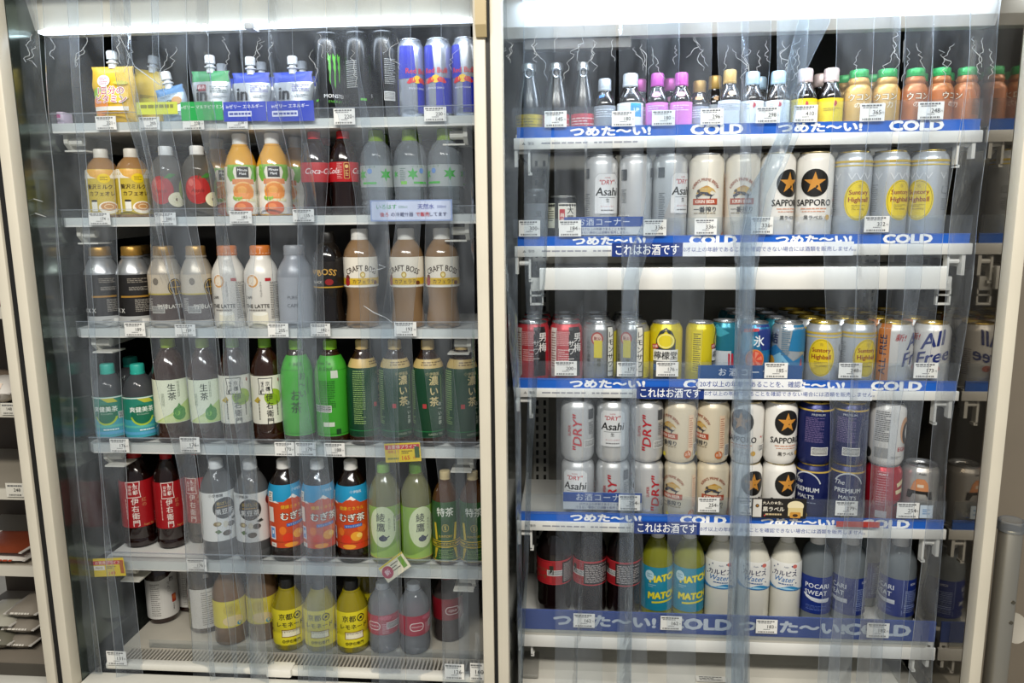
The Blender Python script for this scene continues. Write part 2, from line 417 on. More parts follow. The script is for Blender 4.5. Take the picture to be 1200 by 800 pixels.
# ------------------------------------------------------------------ shelves
SH = {}
BLUE = '#1a63c8'
def dims(py, Y=.117, px=880): return P(px, py, Y).z
RS = {'R1': (121, 144, 157, 171, 1.552), 'R2': (254, 275, 286.5, 299.5, 1.346), 'R3': (424, 445, 456.5, 467.5, 1.079), 'R4': (583, 605, 615.5, 627, .803), 'R5': (721, 745, 752, 766, .570)}
SHLAB = {'R1': 'white wire-rack shelf with blue COLD banner holding small tonic bottles', 'R2': 'white shelf with blue COLD banner holding tall beer cans',
 'R3': 'white shelf with blue COLD banner holding short sour and highball cans', 'R4': 'white shelf with blue COLD banner holding beer cans stacked two high',
 'R5': 'lowest white shelf with blue banner behind clear rail holding soft drinks'}
SHLAB['R1'] = 'white shelf with blue COLD banner holding small tonic bottles'
BCOLD = '#ffffff'
def bracket(parent, x, sg, h=.05):
    bm = bmesh.new(); w_ = .006
    box(bm, x-w_/2, x+w_/2, -.10, .21, -.028, -.012); box(bm, x-w_/2, x+w_/2, -.115, -.10, -h, -.008)
    box(bm, x-w_/2, x+w_/2, -.10, -.06, -.04, -.028)
    add(bm, 'bracket', parent, SHELFW)
    bm = bmesh.new(); tube(bm, [(x-sg*.004, -.105, -.030), (x-sg*.022, -.105, -.030)], .0045, 8); box(bm, x-sg*.024-.002, x-sg*.024+.002, -.11, -.095, -h-.012, -.02)
    box(bm, x-sg*.024-.002, x-sg*.024+.005, -.11, -.095, -h-.015, -h-.010)
    add(bm, 'hook', parent, SHELFW)
for n, (yr, yb, yw, ye, zt) in RS.items():
    x0, x1 = -.101, .724
    zr, zb, zw, ze = (dims(v) for v in (yr, yb, yw, ye))
    s = thing('shelf', SHLAB[n], 'shelf', (.31, .235, zt)); cx = .31; l0, l1 = x0-cx, x1-cx
    SH[n] = zt
    boxo('board', l0+.004, l1-.004, -.115, .125, -.012, 0, SHELFW, s)
    boxo('front_bar', l0, l1, -.119, -.113, ze-zt, zw-zt, SHELFW, s, .0015)
    if n != 'R5':
        b = boxo('blue_banner', l0+.006, l1-.006, -.1175, -.114, zw-zt, zb-zt, M(BLUE, .35), s)
        k = (zb-zw)*1000; ops = []
        for u, t_, sz in ((-235, 'つめた〜い!', .92), (-45, 'COLD', 1.02), (135, 'つめた〜い!', .92), (300, 'COLD', 1.02)):
            uu = u
            ops += [T(t_, uu, k*.5, k*1.02*sz*(1.16 if t_ == 'COLD' else 1), BCOLD, .056 if t_ == 'COLD' else .052, sx=1.55 if t_ != 'COLD' else 1.45)]
        add(print_mesh('print', ops, flat_map(0, -.1175, zw-zt), du=0, dv=0, lim=(l0*1000+7, l1*1000-7, .6, k-.6)), 'print', b)
        boxo('clear_rail', l0-.002, l1-.006, -.121, -.1185, zb-zt-.002, zr-zt, RAIL, s)
    else:
        b = boxo('blue_banner', l0+.006, l1-.003, -.1175, -.114, zb-zt, zr-zt-.002, M('#2a4c9e', .35), s)
        k = (zr-zb)*1000; ops = []
        for u, t_ in ((-235, 'つめた〜い!'), (-45, 'COLD'), (135, 'つめた〜い!'), (300, 'COLD')):
            ops += [T(t_, u, k*.5, k*.62*(1.16 if t_ == 'COLD' else 1), '#dfe6f2', .052, sx=1.45)]
        add(print_mesh('print', ops, flat_map(0, -.1175, zb-zt), du=0, dv=0), 'print', b)
        boxo('clear_rail', l0-.002, l1-.018, -.123, -.1205, zb-zt-.004, zr-zt+.003, RAIL, s)
        boxo('lower_lip', l0+.004, l1-.02, -.1185, -.114, zw-zt+.001, zb-zt-.001, M('#c9c5ba', .45), s)
    bracket(s, l0+.004, -1, .058 if n == 'R1' else .05); bracket(s, l1-.012, 1, .055)
    # warning strip on the front bar
    k = (zw-ze)*1000; zc = k*.52
    if n in ('R1', 'R2', 'R3', 'R4'):
        ops = [POLY([(-396, zc-2.4), (-389, zc-2.4), (-392.5, zc+2.6)], '#8c8c88'), T('警告', -379, zc, 6, '#77777a', 0), LINES(-318, zc, 84, 3.6, 1, '#9a9aa0', .8), LINES(-222, zc, 84, 3.6, 1, '#9a9aa0', .8, 2)]
        add(print_mesh('print', ops, flat_map(0, -.119, ze-zt), du=0, dv=0), 'print', s)
    if n in ('R2', 'R3', 'R4'):                # age notice sticker on the front bar
        xa = {'R2': (717, 800, 1000), 'R3': (746, 825, 1022), 'R4': (743, 820, 1011)}[n]
        ux = [(x_at(v, .114, ze)-cx) for v in xa]; hh = k+5
        zo = ze-zt-.0005
        dk = boxo('notice_sticker', ux[0], ux[1], -.1204, -.119, zo, zo+hh/1000, M('#16357f', .4), s)
        add(print_mesh('print', [T('これはお酒です', 0, 0, hh*.86, '#ffffff', .03, sx=(ux[1]-ux[0])*1000/(hh*.86*7.6))], flat_map((ux[0]+ux[1])/2, -.1204, zo+hh/2000), du=0, dv=0), 'print', dk)
        wt = boxo('notice_sticker', ux[1], ux[2], -.1204, -.119, zo, zo+hh/1000, M('#eef0f2', .4), s)
        add(print_mesh('print', [T('20才以上の年齢であることを確認できない場合には酒類を販売しません。', 0, 0, 9.6, '#2d4a98', .012, sx=(ux[2]-ux[1])*1000/(9.6*31.5))], flat_map((ux[1]+ux[2])/2, -.1204, zo+hh/2000), du=0, dv=0), 'print', wt)
# the bare white rail hanging under the tall cans
xa, xb = x_at(632, .114, 1.29), x_at(1111, .114, 1.29)
zt = z_at(313, .114); zb = z_at(339.5, .114)
s = thing('spare_rail', 'plain white empty rail above the short cans', 'rail', ((xa+xb)/2, .114, zb))
h = (xb-xa)/2; boxo('face', -h, h, 0, .012, 0, zt-zb, SHELFW, s, .002); boxo('board', -h, h, .012, .17, zt-zb-.012, zt-zb-.002, SHELFW, s)
for sg in (-1, 1):
    boxo('end_clip', sg*(h+.007)-.011, sg*(h+.007)+.011, .02, .032, -.004, .022, M('#d9d8d2', .4), s, .002)
    bm = bmesh.new(); q = sg*(h+.006)
    for a, b, c_, d_ in ((-.013, -.010, -.028, .0), (.010, .013, -.028, .0), (-.013, .013, -.031, -.027), (-.013, .013, -.014, -.011)): box(bm, q+a, q+b, .022, .03, c_, d_)
    add(bm, 'wire_hook', s, M('#d9d8d2', .4))
LS = {'L1': (129, 140, 151.5, 1.586, 50), 'L2': (244, 253, 264, 1.408, 66), 'L3': (377, 385.5, 396, 1.189, 84), 'L4': (515, 523, 533.5, .951, 99), 'L5': (651, 661, 672, .698, 118)}
LLAB = {'L1': 'white shelf holding jelly pouches and energy drink cans', 'L2': 'white shelf holding fruit juice, cola and water bottles', 'L3': 'white shelf holding coffee and latte bottles',
 'L4': 'white shelf holding green tea bottles', 'L5': 'white shelf holding red label tea and barley tea bottles'}
for n, (yr, yw, ye, zt, xl) in LS.items():
    SH[n] = zt; zr, zw, ze = (P(300, v, .117).z for v in (yr, yw, ye))
    x0 = x_at(xl, .117, zt)+.002; x1 = LX1-.004; cx = (x0+x1)/2
    s = thing('shelf', LLAB[n], 'shelf', (cx, .235, zt)); l0, l1 = x0-cx, x1-cx
    bm = bmesh.new()
    pts = [(l0, .125), (l0, -.095), (l0+.004, -.108), (l0+.016, -.117), (l1, -.117), (l1, .125)]
    zz0, zz1 = ze-zt, zw-zt
    a = [bm.verts.new((x, y, zz0)) for x, y in pts]; b = [bm.verts.new((x, y, zz1)) for x, y in pts]
    for i in range(6): bm.faces.new((a[i], a[(i+1) % 6], b[(i+1) % 6], b[i]))
    bm.faces.new(a[::-1]); bm.faces.new(b); bmesh.ops.recalc_face_normals(bm, faces=bm.faces[:])
    add(bm, 'board', s, SHELFW)
    boxo('clear_rail', l0+.010, l1, -.1205, -.1180, zz0+.004, zr-zt, RAIL, s)
    boxo('rail_cap', l0+.010, l1, -.1212, -.1175, zr-zt, zr-zt+.0015, clear('rail_edge', '#ffffff', .35, 1, .1), s)
    for sg, xx in ((-1, l0+.028), (1, l1-.03)):
        bm = bmesh.new(); slab(bm, [(-.10, zz0), (-.10, zz0-.018), (-.085, zz0-.032), (.20, zz0-.020), (.20, zz0)], xx-.004, xx+.004)
        add(bm, 'bracket', s, M('#cfcdc2', .45))
        bm = bmesh.new(); tube(bm, [(xx, -.088, zz0-.014), (xx+.03*-sg, -.088, zz0-.014)], .008, 10); box(bm, xx, xx+.042*-sg, -.105, -.06, zz0-.034, zz0-.031)
        add(bm, 'peg', s, M('#d6d4ca', .45))
SH['L6'] = .494

# ------------------------------------------------------------------ plastic strip curtains
STRIP = clear('strip_film', '#fafcfe', .050, .30, .06, bump=.12, scale=16, hazevar=.7, white=(.84, .91, 1, 1))
EDGE = clear('strip_edge', '#f4f8fc', .60, .5, .1)
GLINT = clear('film_glint', '#ffffff', .75, 1.2, .05, white=(.95, .98, 1, 1)); STRIPS = []  # milky white stands in for lamp light glinting off creased film
STRIP2 = clear('bunched_film', '#f6fafd', .08, .45, .06, bump=.2, scale=20, hazevar=.6, white=(.78, .88, 1, 1))
def strip(keys, label, group, Y=.052, tw=1, W=.056):
    """keys: (picture row, left column, right column); a strip seen narrower than W hangs turned"""
    ks = []
    for y, a, b in keys: ks.append((y, a, b))
    n = 26; bm = bmesh.new(); rows = []
    y0, y1 = ks[0][0], ks[-1][0]
    for i in range(n+1):
        y = y0+(y1-y0)*i/n
        for k in range(len(ks)-1):
            if ks[k][0] <= y <= ks[k+1][0]+1e-6: break
        t = (y-ks[k][0])/(ks[k+1][0]-ks[k][0]); t = t*t*(3-2*t)*.6+t*.4
        a = ks[k][1]*(1-t)+ks[k+1][1]*t; b = ks[k][2]*(1-t)+ks[k+1][2]*t
        pa, pb = P(a, y, Y), P(b, y, Y); wd = pb.x-pa.x
        dep = math.sqrt(max(0, W*W-wd*wd))*.5*tw; dep = max(-.010, min(.010, dep))
        zc = (pa.z+pb.z)/2; row = []
        for j in range(5):
            q = j/4; x = pa.x+(pb.x-pa.x)*q
            yy = Y+dep*(2*q-1)+.004*math.sin(q*math.pi)*math.sin(y*.013+a)
            row.append((x, yy, zc))
        rows.append(row)
    th = .0018
    fr = [[bm.verts.new(p) for p in r] for r in rows]; bk = [[bm.verts.new((p[0], p[1]+th, p[2])) for p in r] for r in rows]
    for i in range(n):
        for j in range(4):
            bm.faces.new((fr[i+1][j], fr[i+1][j+1], fr[i][j+1], fr[i][j]))
            bm.faces.new((bk[i][j], bk[i][j+1], bk[i+1][j+1], bk[i+1][j]))
        for j, s_ in ((0, 1), (4, -1)):
            q = (fr[i][j], bk[i][j], bk[i+1][j], fr[i+1][j]); f = bm.faces.new(q if s_ > 0 else q[::-1]); f.material_index = 1
    o = add(bm, 'curtain_strip', None, [STRIP if group else STRIP2, EDGE], smooth=60)
    STRIPS.append((o, ks, Y)); return tag(o, label, 'curtain strip', group)
GL = 'curtain strips of the tea case'; GR = 'curtain strips of the beer case'
LBL = 'clear plastic curtain strip hanging before the bottled tea and coffee'
LBR = 'clear plastic curtain strip hanging straight before the beer cans'
T0, T1 = -40, 830
for i, k in enumerate([
 [(T0, 8, 42), (60, 15, 49), (250, 32, 66), (500, 60, 90), (T1, 92, 122)],
 [(T0, 52, 85), (60, 57, 88), (250, 68, 100), (500, 90, 112), (T1, 118, 146)],
 [(T0, 80, 114), (60, 86, 117), (250, 100, 132), (400, 108, 136), (600, 124, 146), (T1, 142, 166)],
 [(T0, 123, 155), (60, 127, 157), (250, 172, 190), (400, 176, 214), (600, 212, 238), (T1, 226, 256)],
 [(T0, 146, 181), (60, 151, 182), (250, 184, 214), (400, 218, 250), (600, 240, 268), (T1, 250, 276)],
 [(T0, 180, 213), (60, 182, 215), (250, 194, 226), (420, 224, 258), (600, 256, 278), (T1, 280, 306)],
 [(T0, 214, 247), (60, 216, 247), (250, 248, 266), (400, 262, 292), (600, 284, 304), (T1, 292, 318)],
 [(T0, 245, 280), (60, 247, 281), (250, 264, 300), (400, 264, 288), (600, 270, 300), (T1, 300, 322)],
 [(T0, 283, 312), (60, 284, 312), (250, 318, 346), (420, 327, 352), (600, 345, 376), (T1, 350, 382)],
 [(T0, 311, 344), (60, 312, 345), (250, 347, 374), (400, 346, 372), (600, 352, 388), (T1, 356, 390)],
 [(T0, 344, 378), (60, 345, 379), (170, 356, 384), (300, 350, 376), (450, 352, 380), (600, 358, 392), (T1, 362, 396)],
 [(T0, 384, 416), (60, 385, 417), (250, 420, 452), (400, 424, 458), (600, 432, 464), (T1, 436, 470)],
 [(T0, 414, 447), (60, 415, 448), (250, 430, 456), (400, 432, 466), (600, 440, 470), (T1, 444, 476)],
 [(T0, 447, 480), (60, 448, 480), (250, 466, 492), (400, 446, 482), (600, 474, 502), (T1, 478, 506)],
 [(T0, 481, 516), (60, 482, 516), (250, 500, 530), (400, 496, 528), (600, 518, 546), (T1, 520, 550)],
 [(T0, 515, 551), (60, 516, 552), (250, 526, 556), (500, 532, 558), (T1, 538, 564)]]):
    strip(k, LBL, GL, .050+.012*(i % 2), 1 if i % 3 else -1)
for i, k in enumerate([
 [(T0, 648, 684), (60, 649, 685), (330, 650, 684), (500, 652, 682), (T1, 650, 676)],
 [(T0, 684, 721), (60, 685, 722), (330, 684, 712), (500, 684, 706), (T1, 674, 706)],
 [(T0, 724, 759), (60, 725, 759), (330, 728, 749), (500, 726, 750), (T1, 726, 760)],
 [(T0, 796, 832), (60, 797, 833), (330, 789, 825), (500, 784, 816), (T1, 782, 814)],
 [(T0, 840, 880), (60, 840, 878), (200, 848, 882), (330, 862, 882), (500, 856, 884), (T1, 850, 878)],
 [(T0, 867, 906), (60, 868, 905), (200, 866, 892), (330, 866, 884), (500, 860, 880), (T1, 856, 880)],
 [(T0, 984, 1023), (60, 983, 1021), (300, 968, 1003), (500, 976, 996), (T1, 960, 980)],
 [(T0, 1023, 1060), (60, 1021, 1058), (300, 1002, 1034), (560, 990, 1017), (T1, 966, 998)],
 [(T0, 1060, 1099), (60, 1058, 1097), (300, 1042, 1082), (560, 1018, 1050), (T1, 1000, 1034)],
 [(T0, 1100, 1136), (60, 1097, 1133), (300, 1066, 1100), (560, 1042, 1070), (T1, 1020, 1050)],
 [(T0, 1136, 1178), (60, 1133, 1172), (300, 1108, 1146), (560, 1086, 1112), (T1, 1060, 1094)]]):
    strip(k, LBR, GR, .050+.012*(i % 2), 1 if i % 3 else -1)
strip([(T0, 585, 613), (60, 586, 614), (220, 588, 606), (380, 596, 606), (480, 604, 610), (T1, 608, 612)], 'bunched plastic curtain strip beside the post, turned edge on below', None, .045, 1)
strip([(T0, 612, 648), (60, 613, 649), (300, 614, 641), (420, 619, 631), (560, 616, 623), (T1, 607, 612)], 'plastic curtain strip narrowing before the small sake cups', None, .066, -1)
strip([(T0, 758, 796), (60, 759, 797), (220, 757, 790), (262, 752, 776), (305, 734, 756), (340, 729, 748), (470, 728, 746), (T1, 722, 740)], 'curtain strip that bends sideways below the tall silver cans', None, .070, 1)
strip([(T0, 948, 986), (20, 936, 976), (48, 926, 962), (90, 920, 942), (150, 912, 932), (200, 892, 916), (226, 872, 900), (300, 866, 886), (500, 858, 880), (T1, 848, 872)], 'twisted curtain strip curling across the black star cans', None, .066, 1)
strip([(T0, 913, 950), (60, 913, 944), (150, 914, 936), (230, 880, 906), (320, 864, 884), (500, 862, 878), (T1, 858, 874)], 'curtain strip twisted together with its curled neighbour', None, .040, -1)

def at_row(ks, y):
    for k in range(len(ks)-1):
        if ks[k][0] <= y <= ks[k+1][0]:
            t = (y-ks[k][0])/(ks[k+1][0]-ks[k][0]); return ks[k][1]*(1-t)+ks[k+1][1]*t, ks[k][2]*(1-t)+ks[k+1][2]*t
rc = random.Random(21)
def crease_glint(o, Y, pts, w_=.0011):
    bm = bmesh.new(); L_ = []
    for i, (x, y) in enumerate(pts):
        p = P(x, y, Y-.0042); q = w_*(.35+.65*math.sin(math.pi*(i+.5)/len(pts)))*rc.uniform(.5, 1.1)
        d = (pts[min(i+1, len(pts)-1)][0]-pts[max(i-1, 0)][0], pts[min(i+1, len(pts)-1)][1]-pts[max(i-1, 0)][1]); n = math.hypot(*d) or 1
        nx, nz = d[1]/n, d[0]/n
        L_.append([bm.verts.new((p.x-nx*q/2, p.y, p.z-nz*q/2)), bm.verts.new((p.x+nx*q/2, p.y, p.z+nz*q/2)), bm.verts.new((p.x, p.y+.0012, p.z))])
    for a, b in zip(L_, L_[1:]):
        for i in range(3): bm.faces.new((a[i], b[i], b[(i+1) % 3], a[(i+1) % 3]))
    return add(bm, 'crease_glint', o, GLINT)
for n_, (o, ks, Y) in enumerate(STRIPS):      # crease ridges near the curtain head, coloured white for the light they catch
    lefts = o.get('group') == GL
    for c_ in range(2 if lefts else 3):
        y = rc.uniform(36, 60); r = at_row(ks, y+20); x = rc.uniform(r[0]+3, r[1]-3); pts = []
        for i in range(rc.randint(9, 16)):
            rr = at_row(ks, y); pts.append((max(rr[0]+1, min(rr[1]-1, x)), y)); x += rc.gauss(0, 2.6); y += rc.uniform(1.5, 4.2)
        if rc.random() < (.5 if lefts else .8): crease_glint(o, Y, pts)
for i, pts in ((0, [(22, 228), (36, 232), (50, 236)]), (0, [(20, 238), (30, 245), (42, 250), (54, 254)]), (5, [(140, 42), (150, 62), (158, 78), (172, 88), (188, 100)]), (13, [(426, 358), (438, 366), (452, 372), (460, 378)]), (13, [(430, 318), (446, 315), (452, 313), (444, 310)])):
    o, ks, Y = STRIPS[i]; crease_glint(o, Y, pts, .0022)
# ------------------------------------------------------------------ drinks: shapes
SHAPE = {
 'tea': ([(0, .012), (.5, .004), (.8, 0), (.95, .015), (1, .045), (1, .085), (.975, .092), (.975, .104), (1, .112), (1, .66), (.97, .71), (.83, .785), (.62, .85), (.44, .893), (.40, .915)], .40, .91),
 'small': ([(0, .015), (.5, .005), (.8, 0), (.95, .02), (1, .05), (1, .62), (.97, .68), (.80, .78), (.56, .845), (.43, .87), (.42, .88)], .43, .868),
 'juice': ([(0, .012), (.8, 0), (.95, .015), (1, .05), (1, .24), (.96, .26), (.96, .30), (1, .32), (1, .56), (.97, .63), (.78, .74), (.52, .84), (.44, .87), (.43, .88)], .44, .868),
 'contour': ([(0, .02), (.45, .005), (.75, 0), (.93, .025), (.97, .07), (.93, .15), (.86, .25), (.88, .33), (.98, .40), (1, .46), (1, .62), (.94, .69), (.76, .79), (.55, .87), (.44, .91)], .44, .905),
 'water': ([(0, .02), (.8, 0), (.95, .02), (1, .05), (.93, .09), (1, .13), (.93, .17), (1, .21), (.94, .25), (1, .29), (1, .60), (.99, .66), (.92, .73), (.75, .81), (.52, .86), (.44, .875)], .46, .862),
 'boss': ([(0, .015), (.8, 0), (.97, .02), (1, .05), (1, .10), (.93, .18), (.87, .26), (.88, .33), (.96, .40), (1, .44), (1, .70), (.99, .735), (.90, .79), (.68, .85), (.52, .885), (.46, .90)], .50, .885),
 'soda': ([(0, .03), (.4, .008), (.72, 0), (.95, .03), (1, .08), (1, .14), (.96, .22), (.96, .30), (1, .34), (1, .62), (.98, .68), (.86, .77), (.62, .855), (.44, .905), (.42, .92)], .43, .912),
 'calpis': ([(0, .012), (.8, 0), (.95, .015), (1, .04), (1, .64), (.98, .69), (.80, .79), (.58, .86), (.45, .90), (.42, .915)], .44, .905),
 'alu': ([(0, .02), (.82, 0), (.93, .012), (1, .05), (1, .66), (.98, .69), (.70, .82), (.60, .845), (.60, .855), (.64, .86), (.64, .875), (.58, .885)], .60, .885),
 'latte': ([(0, .02), (.82, 0), (.93, .012), (1, .05), (1, .64), (.97, .69), (.82, .765), (.66, .82), (.58, .85), (.56, .90)], .59, .88),
 'tonic': ([(0, .02), (.8, 0), (.95, .02), (1, .06), (1, .52), (.96, .58), (.78, .67), (.60, .735), (.55, .76), (.55, .80)], .60, .775),
 'ukon': ([(0, .02), (.8, 0), (.94, .015), (1, .06), (1, .60), (.97, .655), (.80, .72), (.72, .74), (.77, .77), (.78, .81), (.70, .845), (.66, .87)], .70, .86),
 'ring': ([(0, .02), (.8, 0), (.95, .02), (1, .06), (1, .34), (.97, .42), (.80, .60), (.58, .79), (.48, .88), (.46, .90)], .50, .885),
 'square': ([(0, .012), (.8, 0), (.95, .015), (1, .045), (1, .70), (.96, .76), (.72, .86), (.44, .93), (.42, .95)], .42, .94),
}
def can_prof(R_, H):
    n = .0125/H
    return [(0, .006/H), (.72, .004/H), (.78, 0), (.84, 0), (.90, .003/H), (1, .011/H), (1, 1-.017/H), (.95, 1-.010/H), (.84, 1-.005/H), (.825, 1-.003/H)]
K = {}
def kind(name, shape, R_, H, body, cap, bands, ops, base, short, cat='bottle', **kw):
    K[name] = dict(shape=shape, R=R_/1000, H=H/1000, body=body, cap=cap, bands=bands, ops=ops, base=base, short=short, cat=cat, parts=None, **kw)
def rad_fn(prof):
    def f(z):
        for (r0, z0), (r1, z1) in zip(prof, prof[1:]):
            if z0 <= z <= z1 and z1 > z0: return r0+(r1-r0)*(z-z0)/(z1-z0)
        return prof[-1][0]
    return f
def mesh_of(bm, mats, smooth=40):
    me = bpy.data.meshes.new('part'); bm.normal_update(); bm.to_mesh(me); bm.free()
    for m in (mats if isinstance(mats, (list, tuple)) else [mats]): me.materials.append(m)
    for p in me.polygons: p.use_smooth = True
    me.set_sharp_from_angle(angle=math.radians(smooth)); return me
def matof(c, **kw):
    return M(c, **kw) if isinstance(c, str) else c
SILVER = M('#c4c6c8', .22, metal=.9)
def build(name):
    k = K[name]; R_, H = k['R'], k['H']; parts = []
    if k['shape'] == 'can':
        prof = [(r*R_, z*H) for r, z in can_prof(R_, H)]
        bm = bmesh.new(); lathe(bm, prof, 30); parts.append(('body', mesh_of(bm, k['body'])))
        bm = bmesh.new(); lathe(bm, [(R_*.825, H-.003), (R_*.85, H-.001), (R_*.84, H), (R_*.80, H-.001), (R_*.775, H-.005), (0, H-.0045)], 30)
        parts.append(('lid', mesh_of(bm, k['cap'] if not isinstance(k['cap'], str) else M(k['cap'], .25, metal=.85))))
        bm = bmesh.new(); box(bm, -.007, .007, -.010, .012, H-.0045, H-.003, 0, .002); parts.append(('pull_tab', mesh_of(bm, SILVER)))
        rf = rad_fn(prof)
    else:
        sp, cr_, cz = SHAPE[k['shape']]
        prof = [(r*R_, z*H) for r, z in sp]
        top = prof[-1][0]
        bm = bmesh.new(); lathe(bm, prof+[(0, prof[-1][1])], 28); parts.append(('body', mesh_of(bm, k['body'])))
        c0, c1, cr_ = cz*H, H, cr_*R_; cm = matof(k['cap'], rough=.4)
        bm = bmesh.new()
        if k['shape'] == 'ring':
            lathe(bm, [(cr_*.9, c0), (cr_*1.06, c0+.002), (cr_*1.06, c1-.004), (cr_*.95, c1), (0, c1)], 20); parts.append(('cap', mesh_of(bm, cm)))
            bm = bmesh.new(); n = 20; rr = .0072; pts = [(rr*math.sin(2*math.pi*i/n), -cr_*1.25-.0008*math.cos(2*math.pi*i/n), c0-.004+rr*1.1*math.cos(2*math.pi*i/n)) for i in range(n+1)]
            tube(bm, pts, .0014, 6); parts.append(('pull_ring', mesh_of(bm, cm)))
        else:
            bm.free(); bm = bmesh.new()
            seg = 36; rings = []
            hh = c1-c0
            for r, z, rib in ((cr_*.98, c0, 0), (cr_*1.02, c0+.001, 0), (cr_*1.02, c0+hh*.18, 0), (cr_*.97, c0+hh*.20, 0), (cr_*.97, c0+hh*.26, 1), (cr_*.97, c1-hh*.14, 1), (cr_*.90, c1-hh*.02, 0), (cr_*.8, c1, 0)):
                rings.append([bm.verts.new(((r+(.0004 if rib and i % 2 else 0))*math.sin(2*math.pi*i/seg), -(r+(.0004 if rib and i % 2 else 0))*math.cos(2*math.pi*i/seg), z)) for i in range(seg)])
            for a, b in zip(rings, rings[1:]):
                for i in range(seg): bm.faces.new((a[i], a[(i+1) % seg], b[(i+1) % seg], b[i]))
            bm.faces.new(rings[-1]); bm.faces.new(rings[0][::-1])
            parts.append(('cap', mesh_of(bm, cm)))
            if k['shape'] in ('tea', 'soda', 'calpis', 'contour', 'square', 'water', 'juice', 'small'):
                bm = bmesh.new(); lathe(bm, [(top*.96, c0-.0042), (top*1.22, c0-.0035), (top*1.22, c0-.0022), (top*.96, c0-.0016)], 24)
                parts.append(('neck_ring', mesh_of(bm, k['body'] if k['shape'] != 'calpis' else k['body'])))
        rf = rad_fn(prof)
    if k['bands']:
        bm = bmesh.new(); mats = []
        for b in k['bands']:
            z0, z1, col = b[:3]; m = matof(col, rough=k.get('lrough', .38))
            if m not in mats: mats.append(m)
            zs = sorted({z0*H, z1*H} | {z for r, z in prof if z0*H < z < z1*H})
            lathe(bm, [(rf(z)+.0005, z) for z in zs], 30, mats.index(m))
        parts.append(('label', mesh_of(bm, mats)))
    if k['ops']:
        def mapf(u, v, o):
            r = rf(max(0, min(H, v)))+.0004+o; t = u/R_
            return (r*math.sin(t), -r*math.cos(t), v)
        parts.append(('print', print_mesh('print', k['ops'], mapf, off0=.0003, dof=.00003, rough=k.get('lrough', .38))))
    k['parts'] = parts
LIQ = lambda h: M(h, .12, coat=.6)
CLR = lambda name, tint, haze, wh=(.85, .92, 1, 1): clear(name, tint, haze, 1.0, .06, white=wh)
SILV = M('#d2d3d3', .3, metal=.45); WCAN = M('#e9e6df', .33, metal=.0, coat=.4)
NAVY = '#14204e'
def vt(s, u, v, size, col, **kw): return T(s, u, v, size, col, vert=True, **kw)
# --- left case
claw = [POLY([(u-2.6, 118), (u-3.4, 108), (u-1.6, 100), (u-2.6, 92), (u-.8, 84), (u-1.4, 70-d), (u+.6, 62-d), (u+1.2, 80), (u+2.6, 92), (u+2.0, 104), (u+3.2, 116), (u+.6, 112)], '#55b52a') for u, d in ((-9, 0), (0, 8), (9, -2))]
kind('monster', 'can', 26, 157, M('#0c0d0d', .25, metal=.3, coat=.3), '#9a9c9e', [], [claw, T('MONSTER', 0, 42, 9.5, '#e8e8e8', .03), T('ENERGY', 0, 32, 6, '#55b52a', .01, sp=1.3),
 LINES(62, 84, 22, 46, 14, '#a8aaa8', .4), BARS(60, 40, 14, 20, vert=True), LINES(-62, 80, 22, 50, 14, '#a8aaa8', .4, 5), R(-40, 35, 12, 4, '#55b52a')], 'black energy drink can with green claw mark', 'black energy can', 'can')
kind('redbull', 'can', 25.5, 141, M('#c3cad6', .25, metal=.7), '#b9bcc0', [], [
 POLY([(-40, 70), (-2, 70), (-6, 128), (-34, 128)], '#1626a8'), POLY([(42, 70), (80, 70), (74, 128), (46, 128)], '#1626a8'),
 POLY([(0, 8), (40, 8), (40, 70), (0, 70)], '#1626a8'), POLY([(-80, 8), (-42, 8), (-42, 70), (-80, 70)], '#1626a8'),
 E_(0, 68, 8, 7, '#f2c52a'), POLY([(-20, 62), (-14, 70), (-6, 72), (-2, 68), (-4, 63), (-10, 62), (-16, 60)], '#d2232e'), POLY([(20, 62), (14, 70), (6, 72), (2, 68), (4, 63), (10, 62), (16, 60)], '#d2232e'),
 T('Red Bull', 0, 83, 13, '#d2232e', .03), T('ENERGY DRINK', 0, 52, 4.5, '#d8d8e8', .01)], 'blue and silver energy drink can with red lettering', 'blue silver can', 'can')
kind('milk', 'small', 32, 134, LIQ('#9b7448'), '#d9d4c8', [(.05, .70, '#c6ae3c')], [
 POLY([(-50, 76), (50, 76), (50, 93), (-50, 93)], '#efe6d4'), POLY([(-30, 93), (-18, 80), (0, 74), (18, 80), (30, 93)], '#dfa94e'), E_(8, 76, 12, 9, '#e9c80f'), LINES(8, 76, 14, 8, 3, '#6d5010', .4),
 T('贅沢ミルク', -2, 60, 10, '#3a2312', .03), T('カフェオレ', 2, 47, 10, '#3a2312', .03), RR(-14, 24, 12, 22, '#e9e6da', 1), R(-14, 33, 12, 4, '#2c2622'), E_(13, 20, 19, 12, '#f3ead9'), E_(13, 22, 15, 8, '#c58d52'), RING(13, 22, 9, 5, 1.5, '#e8cfa4'),
 R(-29, 45, 4, 70, '#f0ede2'), LINES(-60, 45, 30, 60, 16, '#6b5a3a', .35)], 'milk coffee bottle with yellow label and printed cup', 'milk coffee')
